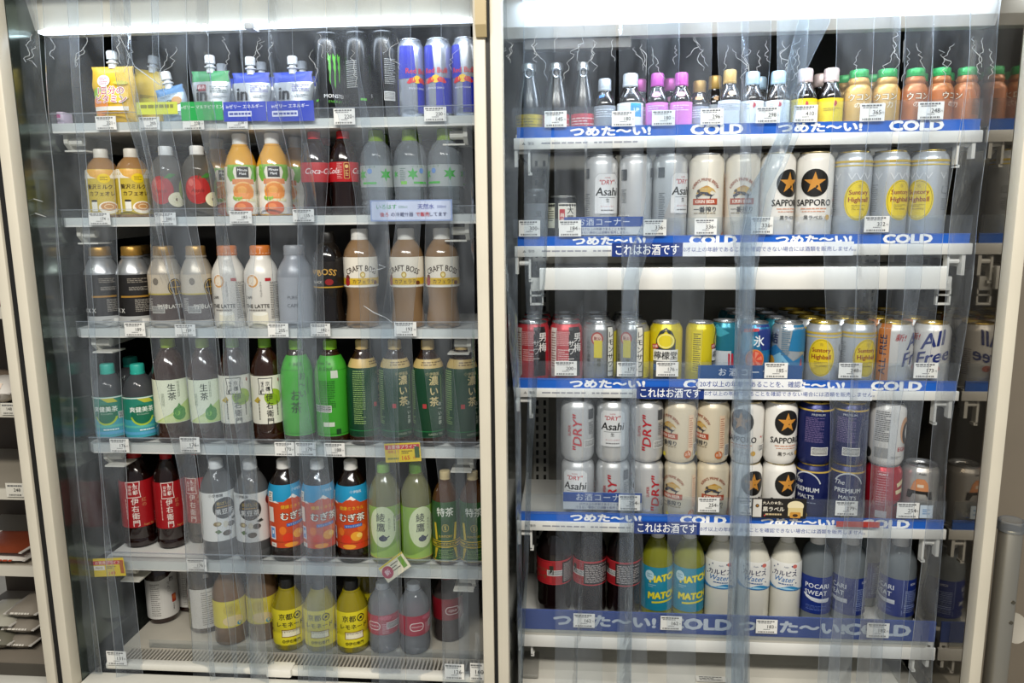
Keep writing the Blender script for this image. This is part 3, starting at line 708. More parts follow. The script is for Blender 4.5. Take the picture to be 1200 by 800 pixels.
kind('apple', 'small', 31, 137, CLR('apple_juice', '#b8ac94', .26, (.62, .58, .50, 1)), '#e2e2df', [], [
 E_(-4, 52, 24, 27, '#a81f1c'), E_(-10, 58, 14, 16, '#c23a30'), E_(-15, 66, 5, 7, '#d6685c'), POLY([(2, 74), (14, 84), (26, 82), (16, 75)], '#3c7a2c'), R(0, 78, 2, 10, '#5b3a1e', -15), E_(26, 34, 17, 14, '#e9e0bd'), E_(24, 34, 6, 7, '#d6cf9c'), E_(24, 34, 2, 3, '#5b3418'),
 E_(46, 54, 16, 24, '#8a9a3a'), T('Apple', -4, 50, 10, '#7c1412', .02, .3)], 'clear apple drink bottle with printed red apple', 'apple drink')
kind('orange', 'juice', 31, 158, LIQ('#dba236'), '#e6e4de', [(.03, .60, '#ece5d6')], [
 POLY([(-30, 98), (-14, 96), (-18, 84), (-14, 70), (-24, 66), (-32, 78)], '#6fae3c'), POLY([(30, 98), (14, 96), (18, 84), (14, 70), (24, 66), (32, 78)], '#6fae3c'), POLY([(-32, 98), (32, 98), (24, 92), (0, 96), (-24, 92)], '#8cc24c'),
 R(0, 84, 22, 20, '#1d1b1a'), T('Minute', 0, 88, 6.4, '#ffffff', .02), T('Maid', 0, 81, 6.4, '#ffffff', .02), R(0, 66, 40, 10, '#dd8a54'), R(0, 60, 40, 1.6, '#f3efe6'), E_(0, 47, 20, 19, '#e58a2c', a0=0), RING(0, 47, 20, 19, 2.5, '#f2c27a'), E_(-3, 50, 9, 8, '#f0a84c'),
 E_(-12, 36, 9, 6, '#8db52e'), R(4, 31, 34, 5, '#e8e0b4'), E_(-2, 16, 18, 13, '#d9622c'), E_(-6, 19, 8, 6, '#ee8a4a'), POLY([(-30, 5), (-20, 5), (-25, 22)], '#eae6ea'), POLY([(30, 5), (20, 5), (25, 22)], '#eae6ea'),
 R(58, 50, 38, 84, '#c9cdb8'), LINES(58, 50, 30, 78, 16, '#5d6658', .35), R(-58, 50, 38, 84, '#c9cdb8')], 'orange juice bottle with fruit label and white cap', 'orange juice')
kind('coke', 'contour', 29, 159, LIQ('#1b0906'), '#c01a20', [(.40, .63, '#b5131b')], [T('Coca-Cola', -2, 84, 15, '#f3eeee', .01, .35), T('Coca-Cola', 88, 84, 15, '#f3eeee', .01, .35), RR(44, 84, 11, 30, '#c8a45a', 2), RR(44, 84, 9, 28, '#8c1218', 2), E_(44, 92, 3.4, 3.4, '#d9bb78'), LINES(44, 80, 6, 12, 4, '#d9bb78', .5), LINES(30, 84, 10, 30, 10, '#e2b8b0', .35)], 'cola bottle with red label and red cap', 'cola bottle')
kind('water', 'water', 33.5, 160, CLR('water_clear', '#e6eeee', .24), clear('lime_cap', '#c9e860', .8, .6, .15, white=(.42, .66, .05, 1)), [(.33, .58, clear('water_label', '#f2f6f4', .62, .7, .2, white=(.9, .95, .95, 1)))], [
 [POLY([(u+r*math.sin(math.pi*i/6)*(1 if i % 2 == 0 else .45), 76+r*math.cos(math.pi*i/6)*(1 if i % 2 == 0 else .45)) for i in range(12)], '#43a548') for u, r in ((2, 12), (-36, 8), (52, 13), (84, 10))], T('い・ろ・は・す', 16, 90, 4.6, '#2f7c46', 0), LINES(-18, 74, 12, 28, 8, '#6c8078', .4), R(18, 60, 30, 4, '#4db04a'), E_(20, 82, 5, 5, '#6a8fc8'), R(-16, 60, 12, 6, '#7cbf4e')], 'clear water bottle with green leaf label', 'water bottle')
ALU = M('#b4b6b8', .3, metal=.7)
kind('blackcoffee', 'alu', 34.5, 163, ALU, M('#a8813c', .35, metal=.6), [(.15, .66, '#1d1a19'), (.03, .15, '#b9b9b6')], [
 R(-4, 64, 62, 3.4, '#a87c2e'), LINES(4, 96, 44, 10, 3, '#8c8478', .45), LINES(6, 80, 44, 8, 3, '#a09a90', .4, 4), LINES(10, 46, 34, 26, 8, '#9a948a', .45, 6), T('X', -33, 36, 12, '#e4e2dc', .03), T('BLACK', -58, 36, 12, '#e4e2dc', .03), R(18, 15, 30, 9, '#e6e4de'), LINES(-10, 14, 16, 8, 3, '#55524e', .4), BARS(50, 40, 13, 30, vert=True)], 'black coffee bottle can with gold band', 'black coffee can')
kind('beigecoffee', 'alu', 34.5, 163, M('#b3a897', .35, metal=.35), M('#b08c50', .35, metal=.6), [(.42, .66, '#c3b49c'), (.10, .42, '#4a3b35'), (.03, .10, '#b6b0a6')], [
 R(0, 69, 220, 3, '#b8a338'), E_(26, 82, 15, 17, '#3a2c22'), RING(26, 82, 13, 15, 1.2, '#c9a545'), R(26, 82, 24, 1.3, '#c9a545'), R(26, 82, 1.3, 28, '#c9a545'), E_(-12, 94, 6, 7, '#6d604e'), T('珈琲LATTE', 14, 44, 11, '#e2dccf', .025), LINES(-30, 48, 14, 26, 9, '#cfc8bb', .4), BARS(-12, 38, 12, 26, vert=True, bg='#c9c6bd')], 'beige and brown latte bottle can', 'beige latte can')
kind('whitelatte', 'latte', 35.5, 163, M('#e2ddd3', .35, metal=.1), M('#c9722f', .35), [(.885, .955, '#e6dfd2')], [
 E_(-20, 94, 14, 14, '#ece6dc'), E_(-20, 94, 12.5, 12.5, '#cf9a5e'), E_(-20, 94, 9, 9, '#eadcc6'), RR(12, 97, 12, 6, '#b3242a', 1), T('CAFE', -30, 62, 7, '#2a2422', .02), T('THE LATTE', -14, 45, 10.5, '#2a2422', .03), LINES(-14, 37, 36, 4, 1, '#8d8880', .7), vt('ミルクのコク', -3, 78, 5, '#4a423c', bold=0), LINES(26, 56, 22, 74, 22, '#6f6a63', .4), RR(-8, 19, 32, 28, '#efe7cf', 4), E_(-8, 30, 15, 4, '#f8f4e6'), R(-52, 60, 20, 60, '#cfc9be')], 'white latte bottle with orange cap and milk picture', 'white latte')
kind('greylatte', 'latte', 35.5, 163, M('#8d9198', .35, metal=.2), M('#8a8d92', .35), [(.06, .62, '#999da4')], [T('PURE', -8, 62, 9, '#5a5e66', .02), T('CAFE', -8, 46, 10, '#5a5e66', .02)], 'plain grey latte bottle', 'grey latte')
kind('bossblack', 'boss', 30, 188, LIQ('#120c08'), '#15110d', [(.42, .70, '#191310')], [T('CRAFT', -34, 112, 13, '#c79a45', .03, arc=60), T('BOSS', 0, 112, 17, '#c79a45', .03, arc=60), E_(4, 92, 8, 6, '#8c1a1c'), T('BLACK', -20, 92, 7, '#d8cfc0', .02), R(0, 82, 180, 2.5, '#c4992e')], 'black craft coffee bottle with gold lettering', 'black craft coffee')
kind('bosslatte', 'boss', 33, 194, LIQ('#836748'), '#dcdad4', [(.42, .72, '#e3dccd')], [T('CRAFT BOSS', 0, 119, 15.5, '#3a2a1c', .035, sx=.78, arc=58), E_(2, 106, 5, 6, '#b8962e'), E_(2, 106, 3, 3.6, '#e6d99a'), R(0, 93, 210, 13, '#cda92b'), T('カフェラテ', 4, 93, 9, '#3a2414', .02), E_(-29, 100, 5, 6, '#6a2a1a'), E_(-30, 92, 6, 8, '#a01c22'), E_(29, 90, 5, 4, '#6a3a1a'), R(0, 83.5, 210, 2.2, '#f0ece2')], 'milky craft coffee bottle with cream label', 'craft coffee latte')
kind('soken', 'small', 34.5, 160, CLR('light_tea', '#8d6b40', .12), '#2fae9d', [(.07, .30, '#3f9fae'), (.30, .60, '#23806a')], [E_(0, 60, 22, 20, '#0f6a4c'), RING(0, 58, 24, 22, 4, '#a9c23a', a0=190, a1=350), POLY([(-10, 94), (16, 94), (26, 84), (6, 84)], '#b9bb3c'), T('爽健美茶', 0, 70, 12.5, '#eef3ea', .025), T('そうけんびちゃ', 2, 60, 3.6, '#d8e8d8', 0), R(0, 34, 210, 5, '#58b7a8'), R(0, 20, 210, 6, '#5aa8cf'), LINES(8, 27, 30, 4, 1, '#e6f0ee', .6), R(0, 94, 210, 2.5, '#cfe0d8'), BARS(46, 56, 12, 40, vert=True, bg='#d8e4de')], 'blended tea bottle with teal cap and green label', 'teal cap tea')
kind('namacha', 'tea', 35.5, 214, LIQ('#33190a'), '#9bb53a', [(.20, .62, '#dfe5cb')], [POLY([(-45, 44), (45, 44), (45, 96), (20, 84), (-10, 62)], '#b9cf7e'), POLY([(-36, 44), (0, 44), (-4, 58), (-20, 56)], '#c9d89a'), vt('生茶', -4, 108, 17, '#22301a', bold=.02), LINES(9, 112, 5, 34, 2, '#7a8468', .4, 2, True), LINES(-22, 92, 7, 26, 3, '#7a8468', .4, 3, True), POLY([(8+13*math.sin(math.radians(a))*(1 if a > 90 and a < 270 else 1), 62-14*math.cos(math.radians(a-180))*1) for a in range(100, 261, 16)]+[(8, 84)], '#3d8a2e'), E_(8, 66, 12, 11, '#3d8a2e'), E_(4, 63, 5, 5, '#7ab648'), LINES(40, 84, 10, 30, 8, '#6c7a58', .4)], 'green tea bottle with pale label and green drop', 'green drop tea')
def crest(u, v, w_, h_, col, bg, tc):
    return [POLY([(u-w_/2, v+h_/2), (u+w_/2, v+h_/2), (u+w_/2*.86, v), (u+w_/2, v-h_/2), (u-w_/2, v-h_/2), (u-w_/2*.86, v)], col), POLY([(u-w_/2+1.6, v+h_/2-1.6), (u+w_/2-1.6, v+h_/2-1.6), (u+w_/2*.86-1.6, v), (u+w_/2-1.6, v-h_/2+1.6), (u-w_/2+1.6, v-h_/2+1.6), (u-w_/2*.86+1.6, v)], bg), vt('京都', u+w_*.15, v, h_*.30, tc, bold=.02), vt('福寿園', u-w_*.2, v, h_*.2, tc, bold=.01)]
kind('iemon', 'tea', 34.5, 215, LIQ('#2f1608'), '#7fae3a', [(.20, .66, '#e6e3d2')], [E_(12, 98, 20, 17, '#9dbb2e'), E_(9, 94, 13, 11, '#86ab22'), POLY([(-34, 90), (-22, 100), (-16, 92), (-24, 86)], '#c2a83a'), crest(-4, 121, 32, 34, '#23221e', '#e9e6d8', '#23221e'), vt('伊右衛門', 3, 73, 15.5, '#1f1d1a', bold=.02), LINES(-20, 72, 4, 40, 1, '#5a5648', .6, 3, True), LINES(20, 74, 4, 30, 1, '#5a5648', .6, 5, True), E_(26, 132, 2, 4, '#a83c2c'), BARS(52, 76, 12, 40, vert=True)], 'green tea bottle with white crest label', 'white crest tea')
kind('oicha', 'tea', 36, 211, LIQ('#2d1707'), '#86bf30', [(.09, .86, '#3fa52c')], [vt('お〜い', 10, 124, 17, '#16331a', bold=.02), vt('お茶', -6, 90, 24, '#16331a', bold=.02), T('☘ 伊藤園', -4, 165, 8, '#1f5a28', .015), LINES(22, 120, 4, 36, 1, '#1f6a28', .6, 2, True), R(0, 24, 230, 1, '#2c7a20'), R(0, 154, 230, 1, '#2c7a20'),
 T('Green Tea', 98, 168, 9, '#123c16', .01, .25), T('So Good', 104, 158, 9, '#123c16', .01, .25), R(124, 146, 15, 15, '#c9d2c2'), LINES(106, 104, 36, 60, 16, '#174a1a', .4, 8), BARS(94, 76, 12, 40, vert=True), R(108, 44, 24, 9, '#cfd8c4'), RR(128, 28, 10, 12, '#123c16', 1)], 'bright green tea bottle with full green sleeve', 'bright green tea')
kind('koicha', 'tea', 34.5, 212, LIQ('#2a1406'), '#c7ad74', [(.09, .75, '#083c22'), (.75, .83, '#c5ab6c')], [LINES(10, 168, 60, 9, 2, '#6d5420', .5), T('☘伊藤園', 6, 148, 7, '#c9b882', .01), vt('濃い茶', 8, 114, 20, '#d3bf86', bold=.03), vt('お〜いお茶', 20, 68, 9, '#c8d2c0', bold=.015), RR(-12, 84, 8, 9, '#b03a3a', 1), R(24, 118, 1.2, 54, '#6f8f3a'), R(0, 32, 220, 1.6, '#1a7a3c'), T('GREEN TEA', 10, 26, 6, '#a8b49a', 0), LINES(-48, 100, 26, 110, 26, '#8fae6a', .4, 9), LINES(56, 100, 26, 110, 26, '#6d8a5a', .4, 9)], 'dark green strong tea bottle with gold lettering', 'dark green tea')
kind('redtea', 'tea', 35, 216, LIQ('#1a0704'), '#b31a1c', [(.22, .70, '#9c1018')], [crest(-6, 133, 30, 36, '#e4d9d2', '#9c1018', '#e4d9d2'), vt('伊右衛門', -4, 82, 15.5, '#e6dcd4', bold=.02), vt('紅の', 14, 104, 10, '#c9875e', bold=0), LINES(-22, 90, 4, 46, 1, '#d6a49a', .6, 3, True), T('Sugar 0g', 20, 52, 6, '#d2a05a', 0), LINES(48, 118, 8, 50, 2, '#e0beb4', .5, 4, True), LINES(48, 64, 24, 24, 4, '#e0beb4', .4)], 'black tea bottle with red crest label', 'red label tea')
kind('kuromame', 'tea', 36, 210, CLR('bean_tea', '#8a857c', .30, (.6, .6, .6, 1)), '#e3e2df', [(.20, .70, '#dfded9')], [T('☘伊藤園', -14, 141, 7, '#2c2c2a', .02), E_(2, 113, 23, 23, '#242321'), T('香ばしさ', 2, 124, 8, '#b59a4a', .02), LINES(2, 116, 30, 3, 1, '#b7903a', .7), T('黒豆茶', 2, 106, 13, '#e6e4df', .02), E_(-14, 80, 8, 5, '#8d7a52'), E_(-12, 80, 4, 3, '#c9b98a'), E_(14, 76, 8, 6, '#3a3028'), E_(4, 58, 9, 6, '#4a3a2a'), POLY([(-20, 64), (-12, 68), (-6, 62), (-14, 58)], '#55703a'), POLY([(14, 88), (24, 92), (28, 86), (18, 84)], '#3a3a34'), E_(2, 78, 5, 7, '#d6cfba'), E_(46, 128, 10, 11, '#8c2c26'), LINES(50, 92, 16, 50, 12, '#77756f', .4), R(-60, 96, 20, 80, '#cfcdc8')], 'black bean tea bottle with round black emblem', 'black bean tea')
kind('mugi', 'tea', 35, 213, LIQ('#190c05'), '#e6e4df', [(.15, .62, '#c9471a'), (.62, .78, '#1f93bf')], [
 POLY([(-110, 128), (-80, 128), (-60, 140), (-40, 128), (-22, 130), (0, 146), (20, 131), (40, 128), (60, 140), (80, 128), (110, 128), (110, 122), (-110, 122)], '#c9471a'), POLY([(-10, 138), (0, 147), (10, 139), (4, 137), (-2, 140)], '#f0ede6'), POLY([(-46, 132), (-36, 134), (-28, 129), (-38, 130)], '#e8e4dc'),
 E_(8, 60, 12, 10, '#e8a02c'), E_(-14, 52, 11, 12, '#d83414'), E_(20, 76, 10, 8, '#e06a1e'), E_(-8, 38, 14, 5, '#ee9a2c'), E_(18, 42, 9, 8, '#d23a16'), E_(14, 62, 6, 5, '#f4c860'), E_(-24, 70, 7, 9, '#e2741e'), E_(42, 60, 12, 16, '#d85a1c'), R(0, 45, 222, 1.5, '#a8300f'), T('☘伊藤園', 10, 155, 6, '#d8e8ee', .01),
 T('健康ミネラル', 0, 121, 8.5, '#e8b72a', .03), T('むぎ茶', 0, 101, 18.5, '#2a1208', .065), T('むぎ茶', 0, 101, 18.5, '#f6f1e6', .03), R(2, 83, 36, 6.5, '#2f6ab5', 4), T('カフェインゼロ', 2, 83, 4.6, '#e8eef4', .01, rot=4),
 RR(-48, 142, 12, 22, '#e8e4da', 1), LINES(-48, 142, 8, 18, 4, '#555048', .5), RR(-48, 104, 13, 32, '#e6ddd2', 1), RR(-46, 64, 13, 28, '#dfe6ee', 1), R(-46, 64, 9, 22, '#5a8fcb'), RR(-46, 38, 14, 9, '#e8e4da', 1), T('590', -46, 38, 5, '#333333', .01)], 'barley tea bottle with orange and blue label', 'barley tea')
kind('ayataka', 'tea', 34, 208, CLR('cloudy_tea', '#8e8f4a', .42) if False else LIQ('#6c6b40'), '#84b54e', [(.07, .60, '#86ad3c')], [E_(2, 82, 30, 44, '#d2dcb0'), vt('綾鷹', -2, 92, 20, '#1e2430', bold=.015), vt('あやたか', 16, 88, 6, '#3a4034', bold=0), E_(2, 57, 9, 6, '#28304a'), R(12, 60, 8, 2.4, '#28304a', 30), E_(2, 63, 3, 2, '#28304a'), POLY([(-40, 16), (40, 16), (40, 50), (10, 34)], '#9cc04a'), BARS(44, 96, 11, 24, vert=True, bg='#c9d2b4'), R(0, 15, 220, 2, '#c3b44a'), LINES(27, 86, 4, 36, 1, '#5c6a48', .6, 2, True)], 'cloudy green tea bottle with teapot mark', 'teapot tea')
kind('tokucha', 'tea', 31.5, 195, LIQ('#4b2c10'), '#cbb88a', [(.05, .70, '#275226')], [POLY([(-12, 100), (12, 100), (9, 62), (-9, 62)], '#1c4520'), RING(0, 82, 8, 8, 1.2, '#b9a23c'), T('S', 0, 82, 12, '#d2bb4a', .02), T('特茶', 0, 116, 20, '#e2e6da', .03), T('SUNTORY', 0, 64, 7, '#c9a92c', .02), R(0, 53, 200, 2, '#d3b322'), R(0, 47, 200, 5, '#b9a02c'), R(0, 41, 200, 2, '#d3b322'), LINES(0, 47, 44, 4, 1, '#2a3a18', .7), POLY([(-26, 38), (-18, 38), (-26, 14), (-30, 14)], '#c9ae2e'), POLY([(26, 38), (18, 38), (26, 14), (30, 14)], '#c9ae2e'), POLY([(-28, 92), (-22, 92), (-18, 56), (-24, 56)], '#d0b52a'), POLY([(28, 92), (22, 92), (18, 56), (24, 56)], '#d0b52a'), LINES(0, 26, 34, 20, 5, '#7d9c5a', .4), R(0, 10.5, 200, 2, '#c9ae2e')], 'green tea bottle with green and gold label', 'green gold tea')
kind('vinegar', 'calpis', 36, 176, LIQ('#240d07'), '#3a1812', [], [POLY([(-60, 14), (44, 14), (44, 132), (30, 126), (10, 112), (-10, 106), (-60, 106)], '#d6d3cd'), LINES(-22, 60, 22, 80, 16, '#6a655e', .35), vt('酢', 18, 104, 12, '#2a1c16', bold=.02), vt('りんご', 10, 88, 8, '#3a2c24', bold=.01), RR(22, 56, 12, 20, '#a8371f', 2), E_(23, 58, 5, 6, '#d8703c'), vt('内容量', 20, 36, 5, '#4a4038', bold=0), R(-20, 134, 12, 8, '#d2cfc8')], 'dark vinegar drink bottle with slanted white label', 'vinegar drink')
kind('peach', 'calpis', 34, 172, CLR('peach_water', '#d8b894', .42, (.72, .46, .26, 1)), clear('frost_cap', '#dcdcd8', .5, .6, .3), [(.25, .60, '#d9c83e')], [E_(-2, 84, 16, 14, '#c9b42c'), vt('黄桃', -2, 84, 9, '#8a7a20', bold=.01), E_(2, 58, 22, 12, '#e3c98c'), E_(14, 50, 5, 5, '#4a9cb0'), LINES(44, 74, 16, 40, 9, '#8f8430', .4)], 'peach water bottle with yellow label', 'peach water')
kind('lemonade', 'juice', 35, 154, LIQ('#8f8210'), '#151515', [(.10, .62, '#ddcf22')], [T('京都', -10, 81, 15, '#23200e', .035), RING(15, 81, 8.5, 8.5, 2, '#23200e'), E_(15, 81, 3, 3, '#23200e'), R(15, 81, 13, 1.2, '#23200e', 40), T('レモネード', 0, 63, 12.5, '#23200e', .035), FRAME(0, 43, 40, 17, 1.2, '#8a5a2c'), R(0, 43, 37, 14, '#e9e2c4'), T('KYOTO', 0, 45.5, 8, '#6d5a48', .01, sp=1.1), LINES(0, 39.5, 28, 3, 1, '#8a7a68', .7), T('◎伊右衛門', 0, 25, 8, '#3a3412', .02), BARS(52, 50, 12, 34, vert=True, bg='#e8e2a8'), vt('レモネード', -46, 58, 8, '#23200e', bold=.02)], 'yellow lemonade bottle with black cap', 'lemonade')
kind('sodapink', 'soda', 33.5, 150, CLR('soda_clear', '#dcd8d7', .26), clear('frost_cap2', '#e6e4e2', .6, .6, .3), [(.30, .60, '#a62c42')], [RR(-16, 66, 30, 18, '#e9dcd8', 8), RR(-16, 66, 27, 15, '#a62c42', 7), T('WILKINSON', -16, 66, 4.2, '#f0e6e2', .01), E_(10, 84, 14, 5, '#c2556a'), BARS(28, 66, 13, 30, bg='#dcd8d6', vert=True), LINES(10, 60, 14, 24, 6, '#d8a8b0', .4)], 'clear soda bottle with red oval label', 'red label soda')
kind('sodadark', 'soda', 33.5, 150, CLR('soda_brown', '#8d7c78', .2, (.45, .36, .34, 1)), '#8c2430', [(.36, .68, '#7d1420')], [RR(10, 76, 32, 18, '#d8cac6', 8), RR(10, 76, 29, 15, '#7d1420', 7), T('COLA', 10, 76, 7, '#e8dcd8', .02)], 'brown soda bottle with dark red label', 'dark soda')
# --- right case
kind('ringbottle', 'ring', 25, 128, M('#0f1012', .28, coat=.3), M('#b4b8bb', .3, metal=.8), [(.03, .28, '#c22a3c')], [LINES(0, 20, 60, 20, 4, '#e8c8c0', .4)], 'black ring-pull soda bottle with red foot label', 'ring-pull bottle')
kind('ringyellow', 'ring', 25, 128, M('#0f1012', .28, coat=.3), M('#b4b8bb', .3, metal=.8), [(.03, .28, '#c9ad1e')], [LINES(0, 20, 60, 20, 4, '#8c7a20', .4)], 'black ring-pull soda bottle with yellow foot label', 'yellow ring-pull bottle')
def tonic(name, cap, lab, base, short, ops, R_=22, H=104, body='#14100e', l1=.50, metalcap=True):
    kind(name, 'tonic', R_, H, LIQ(body), M(cap, .35, metal=.3 if metalcap else 0), [(.06, l1, lab)], ops, base, short)
tonic('tsilver', '#b9c0c6', '#8b9096', 'dark tonic bottle with silver cap and grey label', 'silver cap tonic', [R(-8, 66, 14, 5, '#2f6fb8', 8), LINES(0, 36, 40, 16, 4, '#d8dce0', .4)], 23, 98)
tonic('tblue', '#d2d8de', '#e8ecee', 'tonic bottle with white cap and sky blue label', 'blue label tonic', [R(12, 40, 22, 24, '#1e93c8'), R(-16, 44, 12, 12, '#e9eef2'), R(-14, 36, 14, 4, '#4aa8d6'), T('UP', 12, 40, 9, '#e9f4fa', .02)], 23.5, 106)
tonic('tpink', '#c455b0', '#d77ac6', 'tonic bottle with pink cap and pink label', 'pink tonic', [LINES(0, 42, 30, 12, 3, '#f0d4ea', .4), E_(0, 66, 9, 5, '#d88aa8')], 20, 105)
tonic('tgoldsmall', '#a8843f', '#8e96a0', 'short tonic bottle with dull gold cap', 'short gold tonic', [E_(0, 62, 9, 4, '#c08a5a'), LINES(0, 34, 40, 16, 4, '#d8dce0', .4)], 19.5, 94)
tonic('tgold', '#c2a05a', '#c6ccd2', 'tonic bottle with gold cap and silver label', 'gold cap tonic', [E_(6, 66, 8, 4, '#e3b98a'), LINES(0, 42, 40, 12, 4, '#8a929a', .4)], 20, 108)
tonic('tice', '#b8d2e4', '#e6e9ea', 'tonic bottle with pale blue cap and white label', 'pale blue tonic', [POLY([(4, 50), (8, 44), (4, 38), (2, 42)], '#c8242c'), T('Z', 5, 44, 8, '#c8242c', .02), LINES(-8, 42, 10, 10, 3, '#9aa4aa', .4)], 21.5, 104, '#2b2622')
tonic('tyellow', '#dcc6c2', '#e3c71e', 'tonic bottle with pale pink cap and yellow label', 'yellow label tonic', [POLY([(4, 50), (8, 44), (4, 38), (2, 42)], '#b8242c'), T('Z', 5, 45, 8, '#b8242c', .02), LINES(0, 34, 30, 6, 2, '#8a7618', .4)], 22, 107)
def ukon(name, col, col2, tcol, base, short):
    kind(name, 'ukon', 23, 103, M(col, .35, metal=.25), M('#1f9a4a', .35, metal=.2), [(.06, .62, col2)], [T('ウコン', 0, 54, 13.5, '#4a2a10', .07), T('ウコン', 0, 54, 13.5, tcol, .03), T('の力', 2, 40, 11, tcol, .02), LINES(44, 34, 16, 28, 8, '#5a4020', .4)], base, short)
ukon('ukongold', '#b98f4a', '#c29a54', '#f4ead0', 'gold turmeric drink bottle with green cap', 'gold turmeric drink')
ukon('ukonbrown', '#a86430', '#a85c24', '#f4e2cc', 'orange brown turmeric drink bottle with green cap', 'brown turmeric drink')
kind('sakecup', 'can', 25, 108, CLR('sake_glass', '#b8c0c2', .12), '#b4b8ba', [(.15, .75, clear('cup_label', '#c9ced0', .35, .5, .2))], [vt('鬼', 6, 62, 14, '#5a6062')], 'small clear sake cup with grey lid', 'clear sake cup', 'cup')
kind('sakecan', 'can', 32, 95, M('#26282a', .3, metal=.4), '#b4b4ae', [(.12, .84, '#2a2c2a')], [R(-30, 58, 24, 46, '#d2d2be'), LINES(-30, 62, 20, 30, 7, '#4a4a3c', .45), R(10, 58, 40, 46, '#e0dcd0'), RR(-2, 54, 11, 32, '#b8323a', 1), vt('梅酒', -2, 54, 9, '#f0e6da', bold=.02), vt('大関', 15, 60, 15, '#22201c', bold=.03)], 'short wide sake can with white labels', 'wide sake can', 'can')
def can(name, H, body, lid, ops, base, short, R_=33): kind(name, 'can', R_, H, body, lid, [], ops, base, short, 'can')
def asahi(H):
    c = H*.62
    return [POLY([(-26, c+22), (-18, c+30), (18, c+30), (26, c+22), (26, c-44), (-26, c-44)], '#b2b4b6'), POLY([(-25, c+21.6), (-17.6, c+29), (17.6, c+29), (25, c+21.6), (25, c-43), (-25, c-43)], '#dcdddd'), T('SUPER', 0, c+22, 4, '#b02a32', .01), T('"DRY"', 0, c+14, 12, '#b3202c', .03, .2), T('Asahi', 0, c-3, 21, '#1b1b1c', .04, .15), R(0, c-14, 34, .8, '#55585a'), T('生', 0, c-19, 8, '#222222', .02), T('スーパードライ', 0, c-30, 4, '#b3202c', .01), LINES(0, c-37, 26, 3, 1, '#777777', .7),
     R(0, c-45, 30, .8, '#8a8c8e'), T('"DRY"', 68, H*.5, 24, '#b3202c', .03, .2, rot=90, sx=1.15), T('SUPER', 53, H*.52, 8, '#b3202c', .01, rot=90), BARS(96, H*.3, 13, 26, vert=True), R(98, H*.78, 14, 20, '#43464a'), LINES(98, H*.55, 12, 26, 8, '#55585a', .4), R(-44, H*.80, 13, 18, '#4a4d50'), LINES(-42, H*.42, 12, 56, 16, '#6a6d70', .4)]
can('asahi500', 168, SILV, '#b4b6b8', asahi(168), 'tall silver dry beer can', 'tall silver can')
can('asahi350', 122, SILV, '#b4b6b8', asahi(122), 'short silver dry beer can with red letters', 'silver beer can')
def kirin(H):
    c = H*.60
    return [T("KIRIN'S PRIME BREW", 0, c+20, 7.8, '#9a4a2a', .03, arc=26, sx=.86), POLY([(-17, c-6), (-13, c+2), (-5, c+6), (7, c+7), (15, c+3), (20, c-4), (12, c), (8, c-4), (12, c-8), (4, c-6), (-2, c-9), (-8, c-6)], '#c2a05a'), POLY([(-18, c-9), (-8, c-2), (4, c-3), (13, c-8), (18, c-6), (12, c-11), (3, c-9), (-6, c-8), (-12, c-12)], '#3a3a44'), POLY([(-8, c+5), (2, c+9), (8, c+7), (4, c+5)], '#b8842c'), E_(-12, c-1, 3, 3, '#4a4038'), R(-15, c-12, 2, 7, '#3a3a44', 20), R(10, c-12, 2, 7, '#3a3a44', -20),
     R(0, c-20, 46, 11, '#a8482a'), T('KIRIN BEER', 0, c-20, 8.4, '#f0e6d6', .03, sx=.86), T('一番搾り', 0, c-34, 11, '#22242a', .035), LINES(0, c-41, 40, 3, 1, '#8a7a5a', .5), E_(-8, 14, 4, 5, '#e3d233'), R(50, H*.48, 12, H*.62, '#e6c9a8'), LINES(50, H*.5, 9, H*.5, 14, '#b06a4a', .4), E_(44, 18, 8, 8, '#c06a35'), T('お酒', 44, 18, 6, '#f4e6d6', .01), BARS(64, 26, 11, 22, vert=False), E_(68, H*.78, 6, 8, '#cfc0a4'), R(88, c-20, 16, 11, '#a8482a')]
KCAN = M('#dccfb4', .33, metal=.15, coat=.3)
can('kirin500', 168, M('#e2dccd', .33, metal=.1, coat=.3), '#b4b6b8', kirin(168), 'tall cream beer can with running beast emblem', 'tall cream can')
can('kirin350', 122, KCAN, '#b4b6b8', kirin(122), 'short cream beer can with rust coloured band', 'cream beer can')
def sapporo(H):
    c = H*.62
    return [E_(0, c+8, 25, 25, '#161412'), STAR(0, c+8, 20, '#c98a35'), T('SAPPORO', 0, c-27, 16.5, '#161412', .04, sx=.9), LINES(0, c-38, 46, 3, 1, '#c98a6a', .6), LINES(0, c-43, 40, 2.4, 1, '#c98a6a', .6, 4), T('黒ラベル', 0, c-54, 8.5, '#4a4640', .025), E_(26, c-54, 5, 5, '#c9a04a'), STAR(44, c-22, 3.4, '#c8402c'), LINES(70, c, 10, H*.6, 14, '#8a8680', .4), LINES(-70, c-10, 20, H*.5, 14, '#7a7670', .4), T('生', 50, c-22, 5, '#333333', 0), BARS(48, c-44, 12, 18, vert=True)]
can('sapporo500', 168, WCAN, '#c4b48a', sapporo(168), 'tall white beer can with black star disc', 'tall star can')
can('sapporo350', 122, WCAN, '#c4b48a', sapporo(122), 'short white star beer can', 'star beer can')
